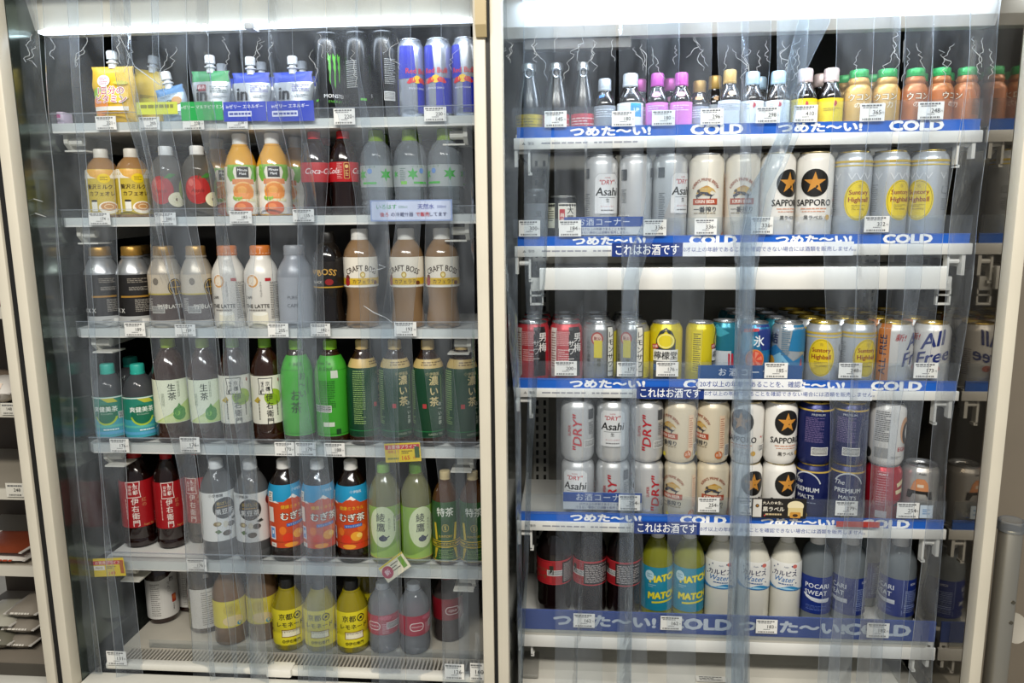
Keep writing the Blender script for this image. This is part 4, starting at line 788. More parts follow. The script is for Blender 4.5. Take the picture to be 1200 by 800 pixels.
def highball(H):
    c = H*.50; ry = min(36, H*.33)
    return [R(0, H-19, 208, 4, '#c6a93e'), R(0, H-26, 208, 2.4, '#d6be5a'), E_(0, c-4, 25, ry, '#ddc222'), RING(0, c-4, 23, ry-2, .9, '#8a7a1c'), T('Suntory', 0, c+9, 11.5, '#8a2a16', .048, sx=.95), T('Highball', 0, c-4, 12, '#8a2a16', .048, sx=.95), T('角', 0, c+21, 7, '#b59c30', 0), LINES(0, c-14, 24, 5, 2, '#8a7a1c', .4), T('The whisky', 0, c-20, 5, '#6a5c14', 0, .3), [POLY([(u-7, H-40), (u, H-52), (u+7, H-40), (u+5, H-40), (u, H-49), (u-5, H-40)], '#e4e6e8') for u in ((-14, 0, 14, 40, -40) if H > 150 else ())], R(46, c+14, 14, 12, '#9a9ea2'), LINES(46, c-12, 14, 22, 7, '#8a8e92', .4), LINES(-46, c, 12, 50, 14, '#8a8e92', .4)]
HCAN = M('#c6cbd0', .3, metal=.45)
can('highball500', 168, HCAN, '#c9ad4c', highball(168), 'tall silver highball can with yellow oval', 'tall highball can')
can('highball350', 122, HCAN, '#c9ad4c', highball(122), 'short silver highball can with yellow oval', 'highball can')
can('redsour', 122, M('#c23a42', .33, metal=.2), '#b4b6b8', [R(0, 40, 208, 50, '#b3222e'), LINES(-14, 92, 26, 28, 10, '#e6a8a8', .5, 3), R(-36, 66, 16, 92, '#d8cfc6'), LINES(-36, 70, 12, 70, 14, '#7a3a38', .4), R(10, 66, 26, 96, '#1e1a1a'), vt('男梅', 16, 84, 19, '#ece6e0', bold=.03), vt('サワー', 2, 70, 14, '#ece6e0', bold=.02), LINES(-14, 60, 22, 24, 6, '#e8c4c0', .4), R(-36, 24, 12, 16, '#cfc4bc'), LINES(48, 66, 30, 80, 20, '#e6b8b4', .4)], 'red plum sour can with black lettering panel', 'red sour can')
can('lemonsour', 122, M('#9fa0a0', .3, metal=.5), '#b4b6b8', [R(-30, 66, 38, 100, '#8a8b8c'), E_(-6, 92, 12, 13, '#b04a44'), E_(-6, 92, 9, 10, '#d8b8a8'), T('贅沢', -6, 92, 7, '#8c2c28', .02, rot=-8), R(-4, 72, 16, 34, '#d6c53a'), R(22, 66, 16, 98, '#22221f'), R(22, 66, 12.5, 95, '#e6e4da'), vt('レモンサワー', 22, 66, 13.5, '#22221f', bold=.03), vt('こだわり酒場の', -24, 66, 8, '#3a3a38', bold=.01), R(44, 60, 26, 90, '#d9c935'), LINES(76, 66, 24, 80, 18, '#44443e', .4), vt('檸檬', -2, 46, 8, '#55521c', bold=.01)], 'grey and yellow lemon sour can', 'lemon sour can')
can('lemondo', 122, M('#d9c71e', .3, metal=.25), '#b4b6b8', [POLY([(-20, 20), (20, 20), (20, 90), (12, 106), (0, 114), (-12, 106), (-20, 90)], '#2c3438'), POLY([(-26, 4), (26, 4), (26, 70), (-26, 70)], '#2c3438'), E_(0, 88, 18, 15, '#e3cf2e'), RING(0, 88, 16.5, 13.5, 2, '#f0e89a'), POLY([(-4, 102), (4, 102), (0, 110)], '#e3cf2e'), R(0, 60, 52, 22, '#e9e8e2'), T('檸檬堂', 0, 60, 16.5, '#1c1c1a', .035), R(-22, 77, 14, 9, '#b8342c', 8), T('定番', -22, 77, 6, '#f2e6e0', .02, rot=8), R(0, 36, 50, 12, '#2a5fa0'), LINES(0, 36, 34, 6, 2, '#dfe6ee', .4), R(-62, 66, 22, 80, '#d9c71e'), LINES(-62, 66, 16, 74, 18, '#4a451c', .45)], 'yellow lemon can with dark lemon emblem', 'yellow lemon can')
can('icebue', 122, M('#2b7f94', .28, metal=.4), '#b4b6b8', [R(-10, 40, 50, 50, '#c9ced2'), POLY([(10, 20), (24, 20), (20, 60), (8, 60)], '#b8283a'), POLY([(-40, 100), (-20, 116), (10, 100), (-10, 92)], '#3fa0b4')], 'teal chuhai can half hidden by the bunched strips', 'teal chuhai can')
can('icegrape', 122, M('#2a7fb0', .28, metal=.4), '#b4b6b8', [POLY([(20, 70), (50, 70), (50, 118), (6, 118)], '#22357c'), POLY([(-50, 90), (-10, 110), (10, 84), (-20, 60)], '#58a8c8'), R(-4, 108, 34, 6, '#c8323a', 6), T('氷', 14, 88, 23, '#e8eef2', .04), E_(6, 52, 20, 20, '#e08a3a'), E_(6, 52, 18, 18, '#d8503c'), [POLY([(6, 52), (6+16*math.cos(a), 52+16*math.sin(a)), (6+16*math.cos(a+.5), 52+16*math.sin(a+.5))], '#e88a70') for a in (0, 1.05, 2.1, 3.14, 4.19, 5.24)], R(0, 16, 200, 22, '#aeb6bc')], 'blue chuhai can with grapefruit slice', 'grapefruit chuhai can')
can('icelemon', 122, M('#b9c2c8', .25, metal=.6), '#b4b6b8', [POLY([(6, 70), (56, 66), (56, 118), (14, 118)], '#1f6f9c'), POLY([(-60, 60), (-20, 80), (16, 50), (40, 62), (60, 40), (60, 28), (-60, 28)], '#2a6fa0'), POLY([(-40, 50), (-10, 66), (10, 44), (-20, 34)], '#7ab0cc'), LINES(0, 88, 16, 56, 14, '#4a6a80', .5), vt('結', -26, 92, 22, '#1c2a4c', bold=.03), E_(-32, 46, 10, 12, '#d8a03a'), POLY([(26, 20), (34, 56), (42, 20)], '#c03a3c')], 'silver blue chuhai can with ice facets', 'silver chuhai can')
can('allfree', 122, M('#d6d3ce', .33, metal=.2), '#c9a94c', [T('All', 2, 92, 38, '#1c2c6c', .045, .4, rot=16), T('Free', 2, 60, 34, '#1c2c6c', .045, .4, rot=14), T('新!', -30, 96, 15, '#b02a2a', .03, .2), E_(8, 38, 8, 6, '#c8543a'), R(-60, 66, 24, 108, '#c77a3a'), T('ALL FREE', -60, 62, 19, '#2a2a4a', .03, rot=90), LINES(-84, 60, 16, 60, 14, '#6a6a70', .4), LINES(50, 50, 30, 50, 14, '#8a8a90', .4)], 'white can with blue brush script and orange stripe', 'blue script can')
can('premium', 122, M('#1a245e', .28, metal=.35), '#c9a94c', [R(0, 108, 208, 3, '#c0a24a'), RING(0, 74, 30, 34, 2.6, '#c2c6cc', a0=20, a1=150), T('The', -16, 88, 13, '#d2d6dc', .02, .3), T('PREMIUM', 0, 72, 12.5, '#d6dade', .04), T("MALT'S", 0, 58, 10.5, '#d6dade', .03), LINES(0, 46, 40, 4, 1, '#8a94b4', .5), E_(-2, 20, 8, 8, '#c0a24a'), LINES(86, 70, 34, 50, 16, '#7a6a9c', .4), RING(92, 106, 8, 5, 1, '#c2c6cc', a0=0, a1=180), T('PREMIUM', 92, 100, 6, '#c8ccd4', .01), BARS(98, 28, 14, 30, vert=True), LINES(-70, 60, 30, 60, 16, '#6a74a4', .4)], 'navy and gold premium beer can', 'navy beer can')
can('egawhite', 122, M('#dedbd6', .33, coat=.3), '#b4b6b8', [LINES(-14, 78, 26, 60, 16, '#4a4a48', .45, 6), E_(32, 70, 13, 26, '#cf9c74', a0=0), E_(36, 64, 12, 22, '#2a2624'), E_(40, 66, 8, 14, '#dedbd6'), T('EGA', 26, 34, 11, '#b8323a', .03), RR(-14, 26, 24, 20, '#9a9a98', 1), LINES(14, 18, 20, 6, 2, '#8a8a88', .4), E_(-40, 22, 8, 10, '#2a2a28')], 'white can with red letters and dark oval', 'white letter can')
can('redcan', 122, M('#b3182a', .28, metal=.3), '#b4b6b8', [LINES(0, 78, 20, 70, 14, '#d88a90', .4), T('ASAHI', 0, 106, 6, '#f0e0de', .02), R(0, 26, 20, 14, '#d8c8c4'), R(-40, 80, 8, 24, '#e8dcd8'), POLY([(26, 88), (44, 96), (44, 86), (28, 80)], '#e2d2a8'), POLY([(24, 74), (44, 78), (44, 70), (26, 66)], '#e2d2a8'), POLY([(22, 46), (40, 56), (40, 48), (24, 42)], '#2a2a2a')], 'red can under the white letter can', 'red can')
can('orangecan', 122, M('#c2bfba', .28, metal=.6), '#b4b6b8', [T('Asahi', 4, 108, 6, '#333333', .01), POLY([(-15, 74), (-10, 92), (-4, 98), (8, 98), (14, 90), (18, 74)], '#c8865a'), RR(2, 84, 11, 6, '#d9c9b4', 1), POLY([(-20, 74), (22, 74), (24, 58), (18, 58), (12, 68), (-10, 68), (-14, 58), (-22, 58)], '#201e1c')], 'silver can with orange and black trapezoid emblem', 'silver emblem can')
kind('bigcola', 'soda', 36.5, 209, LIQ('#140807'), '#1a1a1a', [(.36, .60, '#a01c22')], [R(0, 126, 240, 1.6, '#c8323a'), R(0, 75, 240, 1.6, '#c8323a'), R(-40, 100, 42, 46, '#b8242a'), T('ゼロカロリー', -44, 106, 8, '#1d6a3a', .02), T('コーラ', -44, 90, 10, '#1d6a3a', .02), RR(-20, 106, 9, 20, '#2a2a20', 1), BARS(-8, 100, 10, 40, vert=True), R(36, 100, 66, 46, '#1e1718'), LINES(32, 100, 52, 40, 11, '#b8aca8', .45), LINES(84, 100, 30, 40, 11, '#b8aca8', .4)], 'large cola bottle with red bordered label', 'large cola')
kind('match', 'tea', 34, 191, LIQ('#7c7f1a'), '#e3e2de', [(.12, .62, '#1c86a2')], [T('MATCH', 8, 96, 19, '#c9c02c', .08, .12, rot=8), T('MATCH', 8, 96, 19, '#f2e33a', .045, .12, rot=8), T('MATCH', 6, 58, 19, '#c9c02c', .08, .12, rot=4), T('MATCH', 6, 58, 19, '#f2e33a', .045, .12, rot=4), R(8, 44, 52, 4, '#e2d636', 6), E_(-24, 100, 10, 11, '#b8d8e2'), LINES(-24, 100, 12, 10, 3, '#3a8098', .4), LINES(-18, 78, 16, 8, 2, '#9cc8d4', .4)], 'yellow vitamin soda bottle with teal label', 'yellow vitamin soda')
kind('calpiswater', 'calpis', 33, 189, M('#dcd9cb', .2, coat=.5), '#e6e4de', [(.40, .71, '#e4e4e0')], [T('カルピス', 2, 112, 13, '#1d2050', .05), T('Water', 2, 99, 16, '#2a6fae', .02, .3), [E_(u, v, 1.5, 1.5, '#23366c') for u, v in ((-22, 122), (-14, 128), (16, 128), (24, 120), (-26, 106), (26, 92))], T('Asahi', 4, 126, 4.5, '#5a6a8c', 0), E_(22, 128, 5, 4, '#c86a60'), POLY([(-105, 78)]+[(u, 82+4*math.sin(u/9)) for u in range(-105, 106, 7)]+[(105, 78)], '#2a86bb'), POLY([(-105, 77)]+[(u, 79+3*math.sin(u/9+1)) for u in range(-105, 106, 7)]+[(105, 77)], '#9ccbe0'), R(0, 76.5, 212, 2.4, '#1d6fae'), LINES(4, 89, 30, 4, 1, '#4a6a9a', .6)], 'milky white drink bottle with blue wave label', 'milky white drink')
kind('pocari', 'water', 34, 192, CLR('ion_drink', '#ccd4d8', .50, (.55, .62, .66, 1)), '#e3e2e0', [(.12, .54, '#182f7c')], [T('POCARI', 2, 84, 14, '#e9ecf0', .03, sp=1.05), T('SWEAT', 0, 69, 14, '#e9ecf0', .03, sp=1.05), POLY([(-26, 66), (-20, 58), (-8, 51), (6, 48), (30, 48), (30, 58), (8, 57), (-10, 60), (-20, 64)], '#e9ecf0'), LINES(2, 36, 44, 12, 4, '#5a70b4', .4), R(44, 66, 1, 76, '#8a9ac8'), LINES(64, 56, 32, 50, 14, '#9aaad2', .4), T('ION', 64, 94, 7, '#e0e4ee', .02), LINES(-60, 60, 30, 50, 14, '#6a7cb8', .4)], 'sports drink bottle with navy label and white wave', 'sports drink')

# ------------------------------------------------------------------ placing the drinks
def place(name, x, Y, Z, rot, label, group=None):
    k = K[name]
    if k['parts'] is None: build(name)
    nm = {'bottle': 'drink_bottle', 'can': 'drink_can', 'cup': 'sake_cup'}[k['cat']]
    root = thing(nm, label, k['cat'], (x, Y, Z), math.radians(rot), group)
    lab = None
    for pn, me in k['parts']:
        o = bpy.data.objects.new(pn, me); COL.objects.link(o)
        if pn == 'print' and lab is not None: o.parent = lab
        else: o.parent = root
        if pn == 'label': lab = o
    return root
ORD = ['first', 'second', 'third', 'fourth', 'fifth']
REG = []
def face(x, Y): return -math.degrees(math.atan2(x-CAM.x, Y-CAM.y))     # label turned straight to the shopper
def row(shelf, items, Y=None, where='', dz=0.):
    """items: (kind, left column, right column, turn[, depth]); each drink is told apart by its neighbours"""
    n = len(items); Zs = SH[shelf]+dz; xs, Ys = [], []
    for it in items:
        k = K[it[0]]; Yc = it[4] if len(it) > 4 else .124+k['R']
        Ys.append(Yc); xs.append(x_at((it[1]+it[2])/2, Yc, Zs+k['H']*.55))
    for i, it in enumerate(items):
        name, rot = it[0], it[3]; k = K[name]; sc = 1.
        for j in (i-1, i+1):
            if 0 <= j < n:
                d = math.hypot(xs[i]-xs[j], Ys[i]-Ys[j]); sc = min(sc, .992*d/(k['R']+K[items[j][0]]['R']))
        sc = max(.86, sc)
        i0 = i
        while i0 and items[i0-1][0] == name: i0 -= 1
        i1 = i
        while i1+1 < n and items[i1+1][0] == name: i1 += 1
        L = K[items[i0-1][0]]['short'] if i0 else None; Rr = K[items[i1+1][0]]['short'] if i1+1 < n else None
        lab = k['base']+where
        if i1 > i0:
            if i == i0: lab += ', beside the '+(L or 'shelf end')
            elif i == i1: lab += ', beside the '+(Rr or 'far shelf end')
            else: lab += ', '+ORD[i-i0]+' from the '+(L or 'shelf end')
        o = place(name, xs[i], Ys[i], Zs+.0005, rot+face(xs[i], Ys[i]), lab); o.scale = (sc, sc, 1)
        REG.append((shelf, xs[i], Zs+k['H']/2, Ys[i], k['short']))
def back(shelf, name, xc, Yc, label, rot=180, group=None, dz=0.):
    k = K[name]; Z = SH[shelf]+dz; x = x_at(xc, Yc, Z+k['H']*.9)
    place(name, x, Yc, Z+.0005, rot+face(x, Yc), label, group)

row('L1', [('monster', 371, 401, 22), ('monster', 405, 434, 108), ('monster', 436, 465, -112), ('redbull', 466, 498, 25), ('redbull', 498, 530, -12), ('redbull', 530, 562, -14)])
row('L2', [('milk', 104, 138, -12), ('milk', 138, 174, 2), ('apple', 179, 214, -20), ('apple', 216, 250, 0), ('orange', 265, 301, 3), ('orange', 301, 340, 0), ('coke', 354, 386, 25), ('coke', 387, 420, -78), ('water', 423, 461, -60), ('water', 462, 500, 4), ('water', 502, 542, -75)])
row('L3', [('blackcoffee', 102, 139, 18), ('blackcoffee', 139, 176, 8), ('beigecoffee', 176, 213, -14), ('beigecoffee', 214, 250, 0), ('whitelatte', 250, 287, -4), ('whitelatte', 288, 326, 0), ('greylatte', 328, 365, 0), ('bossblack', 369, 402, -8), ('bosslatte', 404, 442, 2), ('bosslatte', 457, 497, -14), ('bosslatte', 499, 538, -2)])
row('L4', [('soken', 112, 146, -20), ('soken', 146, 182, 2), ('namacha', 181, 220, 6), ('namacha', 221, 260, 0), ('iemon', 257, 294, 0), ('iemon', 295, 331, 0), ('oicha', 330, 368, 0), ('oicha', 369, 409, 172), ('koicha', 408, 444, 62), ('koicha', 446, 482, 12), ('koicha', 484, 521, 4), ('koicha', 524, 560, 20)])
row('L5', [('redtea', 143, 179, -5, .205), ('redtea', 180, 216, 4, .20), ('redtea', 217, 250, -25, .232)])
row('L5', [('kuromame', 237, 275, 14), ('kuromame', 277, 315, -14), ('mugi', 316, 354, 24), ('mugi', 355, 393, 14), ('mugi', 394, 432, -4), ('ayataka', 433, 469, -14), ('ayataka', 470, 506, 16), ('tokucha', 507, 538, -4), ('tokucha', 539, 570, 2)])
row('L6', [('vinegar', 170, 207, 8, .245), ('vinegar', 204, 240, 20, .30), ('vinegar', 222, 256, 40, .215), ('peach', 250, 287, 6, .17), ('peach', 290, 324, -8, .19), ('lemonade', 320, 356, 4, .158), ('lemonade', 357, 393, -6, .158), ('lemonade', 394, 431, 4, .158), ('sodapink', 432, 467, -12, .158), ('sodapink', 468, 503, 35, .158), ('sodadark', 507, 543, 0, .21)])
# right case
row('R1', [('ringyellow', 606, 634, 0), ('ringbottle', 637, 667, 0), ('ringbottle', 668, 698, 4), ('tsilver', 695, 722, 0), ('tblue', 724, 753, 0), ('tpink', 758, 782, -5), ('tpink', 786, 810, 0), ('tgoldsmall', 808, 830, 0, .165), ('tgold', 842, 867, 0), ('tice', 868, 894, 0), ('tice', 898, 924, 0), ('tyellow', 929, 956, 0), ('tyellow', 959, 987, 12), ('ukongold', 990, 1020, 10), ('ukongold', 1023, 1053, 0), ('ukonbrown', 1056, 1086, 20), ('ukonbrown', 1088, 1114, 60), ('ukonbrown', 1117, 1146, -60)])
row('R2', [('sakecup', 614, 642, 0, .16), ('sakecan', 641, 679, 0, .165), ('asahi500', 685, 724, 22), ('asahi500', 724, 764, 150), ('asahi500', 765, 804, 48), ('kirin500', 806, 848, -2), ('kirin500', 849, 889, 2), ('sapporo500', 889, 931, 42), ('sapporo500', 932, 975, 2), ('highball500', 977, 1019, 22), ('highball500', 1020, 1062, 38), ('highball500', 1064, 1107, -22)])
row('R3', [('redsour', 606, 643, 8), ('redsour', 645, 682, 14), ('lemonsour', 683, 722, 2), ('lemonsour', 723, 760, -14), ('lemondo', 761, 799, 0), ('lemondo', 801, 840, 95), ('icebue', 836, 862, 0, .178), ('icegrape', 866, 902, -8), ('icelemon', 903, 942, -6), ('highball350', 944, 984, -4), ('highball350', 985, 1024, 32), ('allfree', 1027, 1067, 72), ('allfree', 1069, 1111, 4)])
R4T = [('asahi350', 658, 696, -120), ('asahi350', 698, 738, 0), ('asahi350', 739, 777, -118), ('kirin350', 778, 815, -45), ('kirin350', 816, 854, -52), ('sapporo350', 857, 893, -20), ('sapporo350', 895, 933, 26), ('premium', 936, 974, -150), ('premium', 976, 1015, -160), ('egawhite', 1018, 1060, 12)]
R4B = [('asahi350', 658, 696, -10), ('asahi350', 699, 737, -120), ('asahi350', 739, 777, -88), ('kirin350', 778, 815, -30), ('kirin350', 816, 853, 4), ('sapporo350', 855, 891, 30), ('sapporo350', 893, 931, 32), ('premium', 933, 971, -22), ('premium', 973, 1010, 6), ('redcan', 1014, 1054, 0), ('orangecan', 1058, 1096, 0)]
row('R4', R4B, where=' at stack bottom')
row('R4', [(a, b, c, d) for a, b, c, d in R4T], where=' on stack top', dz=.1225)
row('R5', [('bigcola', 630, 669, 22, .20), ('bigcola', 671, 711, -24, .20), ('bigcola', 712, 750, -32, .20), ('match', 752, 788, 14, .195), ('match', 788, 826, 10, .195), ('calpiswater', 826, 862, -4, .195), ('calpiswater', 866, 901, 0, .195), ('calpiswater', 903, 938, -4, .195), ('pocari', 938, 975, 4, .20), ('pocari', 977, 1014, -52, .20), ('pocari', 1033, 1072, -54, .20)])
# drinks glimpsed behind the front ones
back('L2', 'orange', 254, .235, 'orange juice bottle standing behind the front pair, beside the apple drink', 20)
back('L2', 'orange', 346, .235, 'orange juice bottle standing behind the front pair, beside the cola', -40)
back('L2', 'apple', 200, .235, 'apple drink bottle in the second row behind', 10)
back('L2', 'coke', 380, .275, 'cola bottle glimpsed in the second row between the front two', 0)
for xc, wh in ((446, 'nearest the cola'), (486, 'between two others'), (524, 'beside the case wall')): back('L2', 'water', xc, .235, 'clear water bottle with lime cap in the second row, '+wh, 40, 'second row of water bottles')
back('L4', 'soken', 153, .235, 'teal cap tea bottle in the second row, between the front two', 0)
back('L4', 'soken', 190, .235, 'teal cap tea bottle in the second row, beside the green drop tea', 0)
back('L3', 'blackcoffee', 164, .235, 'black coffee bottle can in the second row', 0)
back('L6', 'peach', 305, .27, 'peach water bottle in the second row by the lemonade', 0)
back('L6', 'lemonade', 426, .235, 'lemonade bottle in the second row behind the red label soda', 0)
back('R1', 'tpink', 750, .20, 'pink tonic bottle in the second row by the sky blue label', 0)
back('R1', 'tpink', 786, .20, 'pink tonic bottle in the second row between the front pair', 0)
back('R1', 'tgold', 838, .20, 'gold cap tonic bottle in the second row', 0)
back('R1', 'tice', 890, .20, 'pale blue cap tonic bottle in the second row', 0)
back('R1', 'tyellow', 962, .20, 'yellow label tonic bottle in the second row', 0)
back('R1', 'ukongold', 990, .20, 'gold turmeric bottle in the second row beside the yellow label tonic', 0)
back('R1', 'ukongold', 1023, .20, 'gold turmeric bottle in the second row between the front pair', 0)
back('R1', 'ukonbrown', 1076, .20, 'brown turmeric bottle in the second row, glimpsed between the first two', 0)
back('R1', 'ukonbrown', 1107, .20, 'brown turmeric bottle in the second row, glimpsed by the case wall', 0)
back('R5', 'match', 838, .27, 'yellow vitamin soda bottle in the second row behind the milky drink', 0)
back('R5', 'pocari', 1016, .275, 'sports drink bottle in the second row, in the gap between two', -50)
REAR = [('redsour', ((626, 'beside the shelf end'), (664, 'beside the lemon sour')), 3), ('lemonsour', ((702, 'beside the red sour'), (741, 'beside the yellow lemon can')), 3),
 ('icebue', ((885, 'behind the grapefruit can'), (922, 'behind the silver chuhai can')), 4), ('highball350', ((964, 'beside the chuhai cans'), (1004, 'beside the script cans')), 4), ('allfree', ((1047, 'beside the highballs'), (1089, 'beside the case wall')), 4)]
for kd, cols, nr in REAR:
    for r_ in range(1, nr):
        for xc, wh in cols:
            xf = x_at(xc, .157, SH['R3']+.1); Yc = .160+.0672*r_
            o = place(kd, xf, Yc, SH['R3']+.0005, 60*r_, K[kd]['short']+' in the '+('', 'second', 'third', 'rearmost')[r_]+' row, '+wh, 'rear rows of short cans'); o.scale = (.955 if kd != 'icebue' else .90,)*2+(1,)
# ------------------------------------------------------------------ jelly pouches
def pouch(name, px0, px1, ytop, ops, mats, label, cap, Y=.145, lean=0., rz=0., capw=.008, topc=None, sx_cap=0.):
    Z = SH['L1']+.0005; xa = x_at(px0, Y, Z+.06); xb = x_at(px1, Y, Z+.06); W = xb-xa; H = P((px0+px1)/2, ytop, Y).z-Z
    capH = .030; Hb = H-capH
    root = thing('jelly_pouch', label, 'pouch', ((xa+xb)/2, Y, Z), math.radians(rz)); root.rotation_euler[1] = math.radians(lean)
    NX, NZ = 12, 14
    def th(u, v):                               # half thickness
        a = max(0., 1-(2*u)**2)**.6; b = (1-v)**.5*(min(1, v*7+.25))
        return .002+.019*a*b
    def wd(v): return W*(.94+.06*math.cos(v*9)) if v < .93 else W*.97
    bm = bmesh.new(); g = {}
    for s_ in (-1, 1):
        for i in range(NX+1):
            for j in range(NZ+1):
                u, v = i/NX-.5, j/NZ; r = .0009*math.sin(u*40+v*23)*(1 if .05 < v < .95 else 0)
                g[s_, i, j] = bm.verts.new((u*wd(v), s_*(th(u, v)+r), v*Hb))
    for s_ in (-1, 1):
        for i in range(NX):
            for j in range(NZ):
                q = (g[s_, i, j], g[s_, i+1, j], g[s_, i+1, j+1], g[s_, i, j+1]); f = bm.faces.new(q if s_ < 0 else q[::-1])
                f.material_index = 1 if j >= NZ-3 and topc else 0
    for j in range(NZ):
        for i, fl in ((0, 1), (NX, 0)):
            q = (g[-1, i, j], g[-1, i, j+1], g[1, i, j+1], g[1, i, j]); bm.faces.new(q if fl else q[::-1])
    for i in range(NX):
        bm.faces.new((g[-1, i, NZ], g[-1, i+1, NZ], g[1, i+1, NZ], g[1, i, NZ])); bm.faces.new((g[1, i, 0], g[1, i+1, 0], g[-1, i+1, 0], g[-1, i, 0]))
    add(bm, 'body', root, [mats, topc] if topc else mats, smooth=50)
    bm = bmesh.new(); lathe(bm, [(.0075, Hb-.004), (.0075, Hb+.006), (.0105, Hb+.006), (.0105, Hb+.008), (.0065, Hb+.009), (.0065, Hb+.014)], 18); o = add(bm, 'spout', root, M('#dfe2e4', .35), smooth=40); o.location.x = sx_cap
    bm = bmesh.new(); lathe(bm, [(.0085, Hb+.013), (.0095, Hb+.0135), (.0095, Hb+.0265), (.008, Hb+.0285), (0, Hb+.0285)], 18); o = add(bm, 'cap', root, M(cap, .4), smooth=40); o.location.x = sx_cap
    def mp(u, v, o_):
        vv = max(0, min(1, v/Hb)); uu = max(-.5, min(.5, u/W)); return (u, -th(uu, vv)-.0012-o_, v)
    add(print_mesh('print', ops, mp, du=5, dv=5, off0=.0003), 'print', root)
    return root
FOIL = M('#b9bfc4', .3, metal=.45, bump=.25)
YEL = M('#e6b81c', .35, var=.15)
pouch('vitamin', 110, 160, 59, [E_(-20, 40, 16, 28, '#e88a2a'), E_(-26, 56, 10, 12, '#8ab83a'), E_(4, 52, 30, 14, '#f0c63a'), E_(-14, 80, 13, 11, '#efeae6'), LINES(-14, 80, 18, 14, 4, '#d87a8a', .5), T('1日分の', 0, 62, 16, '#ffffff', .09), T('1日分の', 0, 62, 16, '#c4222e', .035), T('ビタミン', 0, 46, 16, '#ffffff', .09), T('ビタミン', 0, 46, 16, '#c4222e', .035), R(0, 28, 66, 8, '#e9e2d6'), E_(20, 76, 14, 4, '#c9c23a'), LINES(6, 20, 50, 4, 1, '#8a5a2a', .6)], YEL, 'yellow vitamin jelly pouch with red lettering', '#d4d8da', topc=YEL, capw=.01)
pouch('vitamin', 152, 194, 64, [E_(0, 40, 20, 16, '#b9b23a'), LINES(0, 58, 30, 8, 2, '#8a8420', .5)], M('#c9ab2c', .35, var=.2), 'yellow green jelly pouch leaning behind the vitamin pouch', '#c9cdd0', Y=.20, lean=8)
pouch('energy', 190, 224, 82, [T('ENERGY', 2, 40, 10, '#2c2a28', .02), E_(14, 40, 9, 8, '#c08a4a'), LINES(0, 52, 36, 6, 2, '#7a8a9a', .5)], M('#b4c6d6', .32, metal=.3, bump=.2), 'short pale blue energy jelly pouch with tilted cap', '#dfe0de', Y=.15, lean=-12, topc=M('#4a7fb0', .35))
def injelly(col, sub): return [T('in', -14, 50, 34, '#16181a', .05), LINES(18, 60, 32, 14, 4, '#5a6a66' if sub else '#7a7ab0', .45), LINES(20, 46, 26, 6, 2, '#8a9094', .45, 4), LINES(20, 16, 30, 10, 3, '#8a9094', .45, 5), T('森永', -14, 64, 8, '#f0e8e8', .01) if sub else LINES(0, 70, 10, 2, 1, '#ffffff')]
pouch('green', 226, 271, 64, [RR(-14, 63, 18, 12, '#8c2a34', 2)]+injelly('#1f8a4a', 1), FOIL, 'silver jelly pouch with green top band', '#e4e6e6', topc=M('#1f8a48', .35))
pouch('blue', 273, 318, 66, injelly('#1f3fb0', 0), FOIL, 'silver jelly pouch with blue top, beside the green topped pouch', '#dfe3e6', topc=M('#1d3fb4', .35), Y=.15)
pouch('blue', 320, 369, 65, injelly('#1f3fb0', 0), FOIL, 'silver jelly pouch with blue top, beside the black energy can', '#dfe3e6', topc=M('#1d3fb4', .35), Y=.15, rz=-4)
for i, (a, b, y) in enumerate(((240, 284, 74), (287, 330, 72), (336, 376, 71))):
    o = pouch('rear', a, b, y, [LINES(0, 40, 40, 30, 6, '#8a90a0', .4)], FOIL, 'silver jelly pouch in the second row behind the '+('green topped pouch', 'first blue topped pouch', 'blue topped pouch by the cans')[i], '#d2d6da', Y=.205, topc=M('#1d3fb4', .35)); o['group'] = 'rear jelly pouches'
o = boxo('drink_carton', x_at(66, .15, 1.60), x_at(80, .15, 1.60), .135, .165, SH['L1'], SH['L1']+.026, M('#c9b4c4', .4), None, .002)
tag(o, 'small pink and white pack at the end of the pouch shelf', 'pack'); add(print_mesh('print', [R(0, 18, 14, 7, '#b83c7c'), LINES(0, 9, 14, 6, 2, '#8a5a74', .5)], flat_map(x_at(73, .15, 1.60), .135, SH['L1'])), 'print', o)
# coloured name strips on the pouch rail
YR = .1145
def card(name, px0, px1, py0, py1, Y, bg, ops, label, cat, rot=0., th_=.0008, group=None, tilt=0., cornered=True):
    """flat card hung on a rail: picture corners give its place on the plane Y; print in mm from its centre"""
    a = P(px0, (py0+py1)/2, Y); b = P(px1, (py0+py1)/2, Y); t = P((px0+px1)/2, py0, Y); d = P((px0+px1)/2, py1, Y)
    W, H = (b.x-a.x), (t.z-d.z)
    o = boxo(name, -W/2, W/2, 0, th_, -H/2, H/2, M(bg, .45) if isinstance(bg, str) else bg)
    o.location = ((a.x+b.x)/2, Y, (t.z+d.z)/2); o.rotation_euler = (math.radians(tilt), math.radians(rot), 0)
    tag(o, label, cat, group)
    if ops: add(print_mesh('print', ops(W*1000, H*1000) if callable(ops) else ops, flat_map(0, 0, 0), du=0, dv=0, off0=.0002), 'print', o)
    return o
card('name_strip', 160, 208, 119.5, 134, .1085, '#dde23a', lambda w_, h_: [LINES(0, h_*.15, w_*.8, h_*.35, 1, '#8a8a2a', .8)], 'yellow name strip on the rail under the vitamin pouches', 'sign')
card('name_strip', 212, 261, 119, 141, .1085, '#1fa84e', lambda w_, h_: [T('inゼリー マルチビタミン', 0, h_*.22, 7.6, '#e8f4ea', .02)], 'green name strip on the rail under the green topped pouch', 'sign')
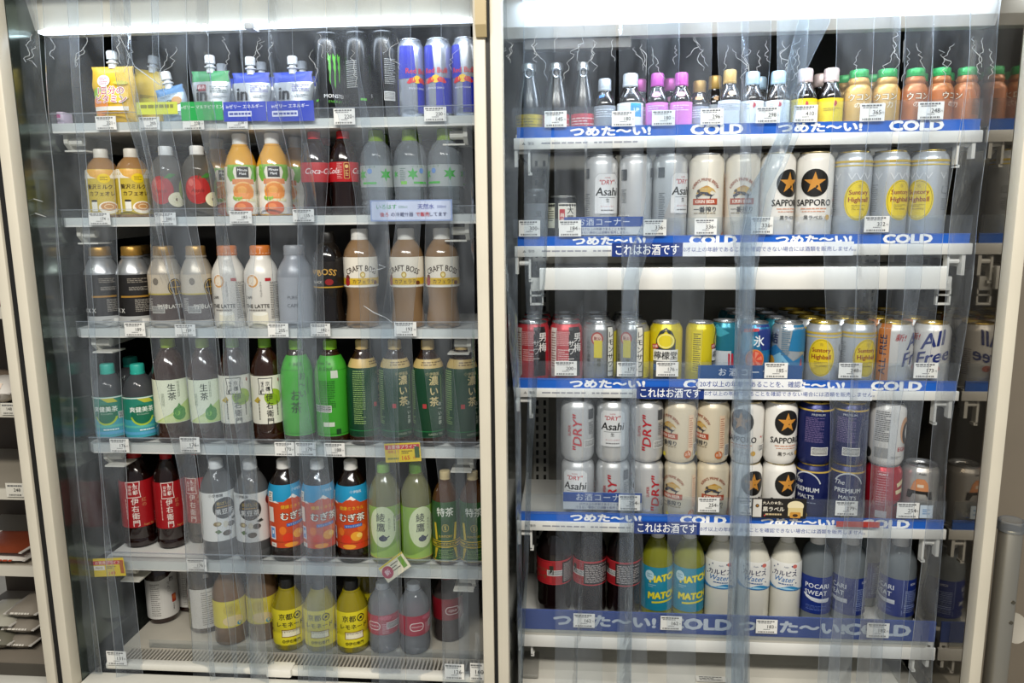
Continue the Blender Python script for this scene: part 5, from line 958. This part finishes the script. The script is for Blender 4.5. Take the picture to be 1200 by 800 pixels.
for i, (a, b) in enumerate(((262, 312), (313, 368))):
    card('name_strip', a, b, 118 if i else 119, 142, .1085, '#1638b8', lambda w_, h_: [T('inゼリー エネルギー', 0, h_*.26, 8, '#eef0fa', .025), RR(-w_*.12, -h_*.12, w_*.55, h_*.28, '#d8dcf0', 1), LINES(-w_*.12, -h_*.12, w_*.5, h_*.14, 1, '#3a4aa0', .8)], 'blue name strip on the rail, '+('beside the green strip', 'nearer the black energy cans')[i], 'sign')
# price cards
def price(shelf, px0, px1, py0, py1, num, near, Y=None, rot=0.):
    def ops(w_, h_):
        return [LINES(-w_*.05, h_*.38, w_*.8, h_*.12, 1, '#6a6a6a', .8), LINES(-w_*.1, h_*.26, w_*.6, h_*.08, 1, '#8a8a8a', .8, 5), T(num, w_*.18, 0, h_*.34, '#2a2a2a', .02), T('円', w_*.42, -h_*.04, h_*.13, '#4a4a4a', 0), LINES(0, -h_*.20, w_*.3, h_*.07, 1, '#8a8a8a', .8, 3), BARS(-w_*.02, -h_*.38, w_*.78, h_*.10, bg='#ecebe6')]
    c = card('price_card', px0, px1, py0, py1, Y or .1095, '#ecebe6', ops, 'white price card reading '+num+', below the '+near, 'price card', rot)
    return c
for a in [('L1', 112, 136, 136, 152, '221', 'vitamin pouch'), ('L1', 163, 187, 137, 152, '205', 'yellow name strip'), ('L1', 214, 239, 137, 152, '228', 'green name strip'), ('L1', 266, 290, 136, 151, '228', 'blue topped pouch'), ('L1', 391, 416, 127, 146, '220', 'black energy cans'), ('L1', 497, 523, 125, 142, '230', 'blue silver cans'),
 ('L2', 104, 129, 249, 263.5, '174', 'milk coffee'), ('L2', 181, 206, 249, 264, '200', 'apple drink'), ('L2', 269, 295, 247, 262, '183', 'orange juice'), ('L2', 343, 368, 245, 260, '135', 'cola bottle'),
 ('L3', 146, 170, 378, 394, '189', 'black coffee can'), ('L3', 205, 229, 380, 394, '189', 'beige latte can'), ('L3', 314, 338, 379, 395, '205', 'white latte'), ('L3', 364, 387, 379, 394, '182', 'black craft coffee'), ('L3', 462, 488, 377, 394, '193', 'craft coffee latte'),
 ('L4', 129, 151, 514, 530, '176', 'teal cap tea'), ('L4', 211, 234, 512, 530, '176', 'green drop tea'), ('L4', 322, 345, 518, 534, '170', 'white crest tea'), ('L4', 346, 370, 518, 534, '170', 'bright green tea'), ('L4', 380, 404, 519, 535, '188', 'first dark green tea'),
 ('L5', 219, 242, 655, 669, '176', 'black bean tea'), ('L6', 125, 148, 763, 779, '131', 'vinegar drink'), ('L6', 521, 544, 778, 796, '126', 'dark soda'), ('L6', 551, 567, 777, 797, '160', 'sill beside the dark soda'),
 ('R1', 638, 664, 130, 149, '145', 'ring-pull bottles'), ('R1', 717, 744, 130, 148, '180', 'blue label tonic'), ('R1', 764, 791, 129, 147, '180', 'pink tonic'), ('R1', 821, 848, 127, 146, '296', 'gold cap tonic'), ('R1', 886, 914, 125, 144, '298', 'pale blue tonic'), ('R1', 930, 958, 123, 143, '410', 'yellow label tonic'), ('R1', 1008, 1037, 121, 142, '365', 'gold turmeric drink'), ('R1', 1076, 1106, 119, 140, '248', 'brown turmeric drink'),
 ('R2', 608, 633, 258, 277, '300', 'clear sake cup'), ('R2', 655, 681, 258, 277, '184', 'wide sake can'), ('R2', 754, 781, 257, 276, '336', 'tall silver cans'), ('R2', 814, 840, 256, 275, '336', 'tall cream cans'), ('R2', 880, 906, 254, 274, '336', 'tall star cans'), ('R2', 1013, 1042, 253, 272, '332', 'tall highball cans'),
 ('R3', 650, 676, 423, 440, '200', 'red sour cans'), ('R3', 723, 748, 424, 441, '177', 'lemon sour cans'), ('R3', 769, 795, 424, 441, '176', 'yellow lemon cans'), ('R3', 896, 923, 425, 443, '185', 'silver chuhai can'), ('R3', 983, 1010, 425, 443, '248', 'highball cans'), ('R3', 1071, 1099, 425, 443, '173', 'blue script cans'),
 ('R4', 725, 750, 580, 598, '254', 'silver beer cans'), ('R4', 818, 843, 583, 600, '254', 'cream beer cans'), ('R4', 866, 882, 585, 603, '254', 'star beer cans'), ('R4', 979, 1005, 587, 604, '279', 'navy beer cans'), ('R4', 1051, 1077, 589, 607, '254', 'silver emblem can'),
 ('R5', 672, 697, 719, 735, '162', 'large cola'), ('R5', 774, 799, 722, 738, '162', 'yellow vitamin soda'), ('R5', 886, 911, 726, 742, '183', 'milky white drink'), ('R5', 1016, 1042, 730, 747, '182', 'sports drink')]:
    n, p0, p1, q0, q1, num, near = a
    price(n, p0, p1, q0, q1, num, near, .056 if n == 'L6' else .1095)
x = P(1085, 600, .1095)
card('shelf_talker', 1078, 1093, 592, 607, .1095, '#c3d2e0', [LINES(0, 0, 14, 12, 3, '#5a86b8', .5)], 'small pale blue card beside the silver emblem can price', 'sign')
# notices
card('notice_card', 434, 530, 234, 259, .100, '#8fa2cf', lambda w_, h_: [RR(0, 0, w_-5, h_-5, '#c9d2ea', 3), T('いろはす', -w_*.30, h_*.18, 10, '#2f9a58', .025), T('500ml', -w_*.10, h_*.17, 7, '#5a8a78', .01), T('天然水', w_*.18, h_*.18, 10.5, '#1f2f98', .035), T('500ml', w_*.37, h_*.17, 7, '#3a4a98', .01), T('後ろ', -w_*.33, -h_*.18, 8.8, '#c0242c', .03), T('の冷蔵什器', -w_*.11, -h_*.18, 8.6, '#1f2460', .015), T('で販売', w_*.14, -h_*.18, 8.8, '#c0242c', .03), T('してます', w_*.33, -h_*.18, 8.6, '#1f2460', .015)], 'pale blue bordered notice card under the water bottles', 'sign', th_=.0015)
def saleops(w_, h_): return [R(0, h_*.30, w_*.96, h_*.24, '#c8323a', 0), T('お買得プライス', 0, h_*.30, h_*.22, '#f6e6d0', .02), T('通常より', -w_*.26, h_*.06, h_*.16, '#c8323a', .01), LINES(w_*.12, h_*.02, w_*.3, h_*.2, 2, '#6a5a1a', .5), T('165', w_*.08, -h_*.28, h_*.32, '#d0481f', .03), T('円', w_*.32, -h_*.3, h_*.16, '#d0481f', 0), LINES(-w_*.28, -h_*.3, w_*.3, h_*.12, 1, '#6a7a2a', .7), RR(w_*.40, 0, w_*.13, h_*.6, '#3a5a2a', 1)]
def saleops2(w_, h_): return [R(0, h_*.26, w_*.96, h_*.22, '#c8323a', 0), T('お買得プライス', 0, h_*.26, h_*.2, '#f6e6d0', .02), R(-w_*.28, -h_*.02, w_*.34, h_*.24, '#f0ead8'), T('PRICE', -w_*.28, -h_*.02, h_*.16, '#7a3a2a', .01), LINES(w_*.08, h_*.0, w_*.3, h_*.16, 2, '#6a5a1a', .5), T('149', w_*.10, -h_*.32, h_*.28, '#d0481f', .03), RR(w_*.42, 0, w_*.11, h_*.7, '#b0602a', 1)]
card('sale_card', 451, 493, 519, 541, .100, '#e3c524', saleops, 'yellow sale card reading 165, under the dark green tea', 'price card', rot=-3.5)
card('sale_card', 108, 146, 654, 675, .100, '#e3c524', saleops2, 'yellow sale card reading 149, at the end of the red label tea shelf', 'price card', rot=-4)
sc = card('sale_card', 445, 480, 655, 674, .096, '#e6dcc0', lambda w_, h_: [E_(-w_*.30, 0, h_*.36, h_*.36, '#b0284c'), T('新', -w_*.3, 0, h_*.36, '#f0dce0', .02), LINES(w_*.06, h_*.05, w_*.3, h_*.5, 3, '#5a5040', .4), R(0, h_*.44, w_, h_*.1, '#d8c22a'), R(w_*.34, 0, w_*.16, h_*.7, '#6f9a3a')], 'bent sale card sticking out at an angle under the teapot tea', 'price card', rot=-38, tilt=-12)
# signs in the rails of the right case
def sake(w_, h_, tx='お酒コーナー', sz=1.): return [R(0, h_*.22, w_, h_*.56, '#2c4f98'), T(tx, 0, h_*.22, h_*.46*sz, '#d2dae8', .015, sp=1.2), T('20才以上の年齢であることを確認', 0, -h_*.18, h_*.17, '#3a4a80', .005), T('できない場合には酒類を販売しません。', 0, -h_*.37, h_*.17, '#3a4a80', .005)]
card('age_notice', 661, 754, 254, 275, .1165, '#dfe2e6', lambda w_, h_: sake(w_, h_), 'blue and white liquor corner notice in the rail under tall silver cans', 'sign')
card('age_notice', 660, 752, 577, 597, .1165, '#cfd4dc', lambda w_, h_: sake(w_, h_), 'blue and white liquor corner notice in the rail under stacked silver cans', 'sign')
card('age_notice', 818, 940, 428, 444, .1165, '#2f5a94', lambda w_, h_: [T('お酒コーナー', 0, 0, h_*.62, '#dfe6f0', .02, sp=1.5)], 'blue liquor corner sign in the rail under the silver chuhai can', 'sign')
card('age_notice', 818, 940, 444, 456, .108, '#eef0f2', lambda w_, h_: [T('20才以上の年齢であることを、確認', 0, 0, h_*.62, '#2d4a98', .015, sx=w_/(h_*.62*16.5))], 'white age check sticker over the blue banner below silver chuhai can', 'sign')
card('shelf_talker', 881, 945, 584, 607, .1060, '#1a1613', lambda w_, h_: [R(-w_*.40, 0, w_*.16, h_*.9, '#dcd8d0'), E_(-w_*.40, h_*.12, 3.6, 3.6, '#161412'), STAR(-w_*.40, h_*.12, 3, '#c98a35'), T('大人の★生。', -w_*.12, h_*.28, h_*.18, '#efe6d2', .02), T('黒ラベル', -w_*.10, -h_*.04, h_*.26, '#f2ecdc', .03), LINES(-w_*.1, -h_*.3, w_*.3, h_*.12, 1, '#c9b48a', .7), E_(-w_*.26, -h_*.36, 1.6, 1.6, '#c8323a'), E_(w_*.30, h_*.14, w_*.15, h_*.26, '#e9dcb4'), R(w_*.30, -h_*.16, w_*.27, h_*.42, '#d8c48a'), RR(w_*.30, -h_*.32, w_*.2, h_*.3, '#c9913a', 3), E_(w_*.30, -h_*.34, 5, 3, '#3a2412')], 'black beer advertising card with a foaming glass under the star cans', 'sign')
card('shelf_talker', 980, 1031, 611, 617.5, .105, '#b83a30', None, 'thin red strip stuck over the COLD banner', 'sign')

# ------------------------------------------------------------------ packs in the neighbouring case
def pack(xc, py, Z, w_, h_, d_, col, ops, label, lean=0., Y=.17, film=True):
    x = x_at(xc, Y, Z+h_/2)
    root = thing('food_pack', label, 'food pack', (x, Y, Z)); root.rotation_euler[1] = math.radians(lean)
    bm = bmesh.new(); n = 10; g = {}
    for i in range(n+1):
        for j in range(n+1):
            u, v = i/n*2-1, j/n*2-1; e = max(0, (1-abs(u)**3)*(1-abs(v)**3)); q = .0025*math.sin(i*2.3+j*1.7)*e
            for s_ in (-1, 1): g[s_, i, j] = bm.verts.new((u*w_/2, v*d_/2, h_/2+s_*(h_/2*e**.6*.96+q*.4)))
    for s_ in (-1, 1):
        for i in range(n):
            for j in range(n):
                q = (g[s_, i, j], g[s_, i+1, j], g[s_, i+1, j+1], g[s_, i, j+1]); bm.faces.new(q if s_ > 0 else q[::-1])
    bmesh.ops.remove_doubles(bm, verts=bm.verts[:], dist=1e-5)
    add(bm, 'wrapper', root, M(col, .28, var=.25, bump=.3), smooth=60)
    bm = bmesh.new(); box(bm, -w_/2-.004, -w_/2+.003, -d_/2, d_/2, h_/2-.001, h_/2+.001); box(bm, w_/2-.003, w_/2+.004, -d_/2, d_/2, h_/2-.001, h_/2+.001); add(bm, 'seam', root, M('#cfcac2', .3))
    if ops:
        add(print_mesh('print', ops, lambda u, v, o_: (u, -d_/2*(1-abs((v-h_/2)/(h_/2))*.5)-.004-o_, v), du=5, dv=5), 'print', root)
    return root
pack(4, 0, n3[1], .10, .055, .10, '#e3ded6', [E_(-8, 30, 10, 12, '#d87a2a'), E_(22, 26, 9, 9, '#22201e'), E_(8, 40, 10, 7, '#e08a3a'), R(20, 42, 20, 10, '#ecd8c4')], 'white snack pack with orange print in the food case', Y=.19)
pack(2, 0, n3[1], .10, .04, .09, '#8a7a6a', None, 'brown wrapped pack leaning in the food case', 14, Y=.30)
pack(2, 0, n3[0], .09, .035, .09, '#a8382c', None, 'small red pack on the upper food shelf', Y=.18)
pack(14, 0, n3[3], .13, .022, .10, '#d8d2c8', [LINES(0, 10, 80, 8, 2, '#a84a30', .5)], 'flat white tray pack on the lowest food shelf', Y=.19)
o = pack(12, 0, n3[3]+.022, .13, .018, .11, '#7c3a24', None, 'flat brown meat tray resting on the white tray pack', Y=.19)
for i in range(3):
    pack(36+i*3, 0, .452+i*.038, .07, .036, .10, '#8a8276', [LINES(0, 18, 44, 10, 2, '#d8d2c6', .5)], ('lowest', 'middle', 'topmost')[i]+' of three wrapped grey packs by the food case wall', Y=.20)
pack(8, 0, .452, .10, .05, .12, '#6d6a5c', [LINES(0, 26, 60, 18, 4, '#c9c4b4', .5)], 'large clear wrapped pack on the food case deck', Y=.20)
pack(8, 0, .502, .10, .035, .11, '#a9a698', None, 'pale wrapped pack lying on the large clear pack', Y=.20)
card('price_card', 7, 28, 566, 582, .126, '#dcd8cc', lambda w_, h_: [LINES(0, h_*.3, w_*.8, h_*.16, 1, '#6a6a6a', .8), T('248', w_*.12, 0, h_*.34, '#2a2a2a', .02), BARS(0, -h_*.36, w_*.7, h_*.12, bg='#dcd8cc')], 'white price card reading 248 in the food case', 'price card')
card('price_card', 1, 17, 472, 486, .126, '#dcd8cc', lambda w_, h_: [LINES(0, h_*.3, w_*.8, h_*.16, 1, '#6a6a6a', .8), T('148', w_*.12, 0, h_*.34, '#2a2a2a', .02), BARS(0, -h_*.36, w_*.7, h_*.12, bg='#dcd8cc')], 'white price card under the snack pack in the food case', 'price card')

# ------------------------------------------------------------------ steel pole at the right of the cases
px = P(1176, 700, .06); zt = P(1176, 612, .06).z
t = thing('steel_pole', 'brushed steel guard pole with clear cap beside the beer case', 'pole', (px.x, .06, 0))
bm = bmesh.new(); lathe(bm, [(.020, 0), (.020, zt-.012), (.0185, zt-.010)], 26); add(bm, 'tube', t, M('#a8a498', .3, metal=.75), smooth=40)
bm = bmesh.new(); lathe(bm, [(.0185, zt-.016), (.022, zt-.014), (.022, zt+.004), (.020, zt+.006), (0, zt+.002)], 26); add(bm, 'clear_cap', t, clear('pole_cap', '#d8d6cc', .25, 1.2, .08), smooth=40)
for z in (.70, .66): 
    bm = bmesh.new(); tube(bm, [(.006, -.0195, z), (.006, -.0215, z)], .0032, 10); add(bm, 'rivet', t, M('#5a564c', .4, metal=.5), smooth=40)
bm = bmesh.new(); lathe(bm, [(0, 0), (.018, .0005), (.028, .004), (.0285, .006), (.018, .003), (0, .002)], 24)
o = add(bm, 'wall_plate', None, M('#b8b2a4', .4), loc=P(1187, 735, .11), smooth=40)
o.rotation_euler = (math.radians(70), 0, math.radians(15))
tag(o, 'small pale round dish fixed behind the steel pole', 'plate')

# ------------------------------------------------------------------ each plain curtain strip named by the drinks behind it
SEEN = set()
for o, ks, Y in STRIPS:
    if not o.get('group'): continue
    lefts = o['group'] == GL; rows_ = ('L3', 'L5', 'L2', 'L4', 'L6') if lefts else ('R2', 'R5', 'R3', 'R4', 'R1'); names = []
    for sh in rows_:
        best = None
        for (s_, x, z, yy, nm) in REG:
            if s_ != sh: continue
            u, v = proj((x, yy, z)); r = at_row(ks, v); d = abs(u-(r[0]+r[1])/2)
            if best is None or d < best[0]: best = (d, nm)
        if best and best[0] < 30: names.append(best[1])
    if not names: lab = 'clear plastic curtain strip hanging before the '+('tea' if lefts else 'beer')+' case wall'
    else:
        lab = None
        for q in range(1, len(names)):
            c_ = 'clear plastic curtain strip before the '+names[0]+' and the '+names[q]
            if c_ not in SEEN and names[q] != names[0]: lab = c_; break
        lab = lab or 'clear plastic curtain strip before the '+names[-1]
    if lab in SEEN: lab = lab+', overlapping its neighbour'
    SEEN.add(lab); o['label'] = lab
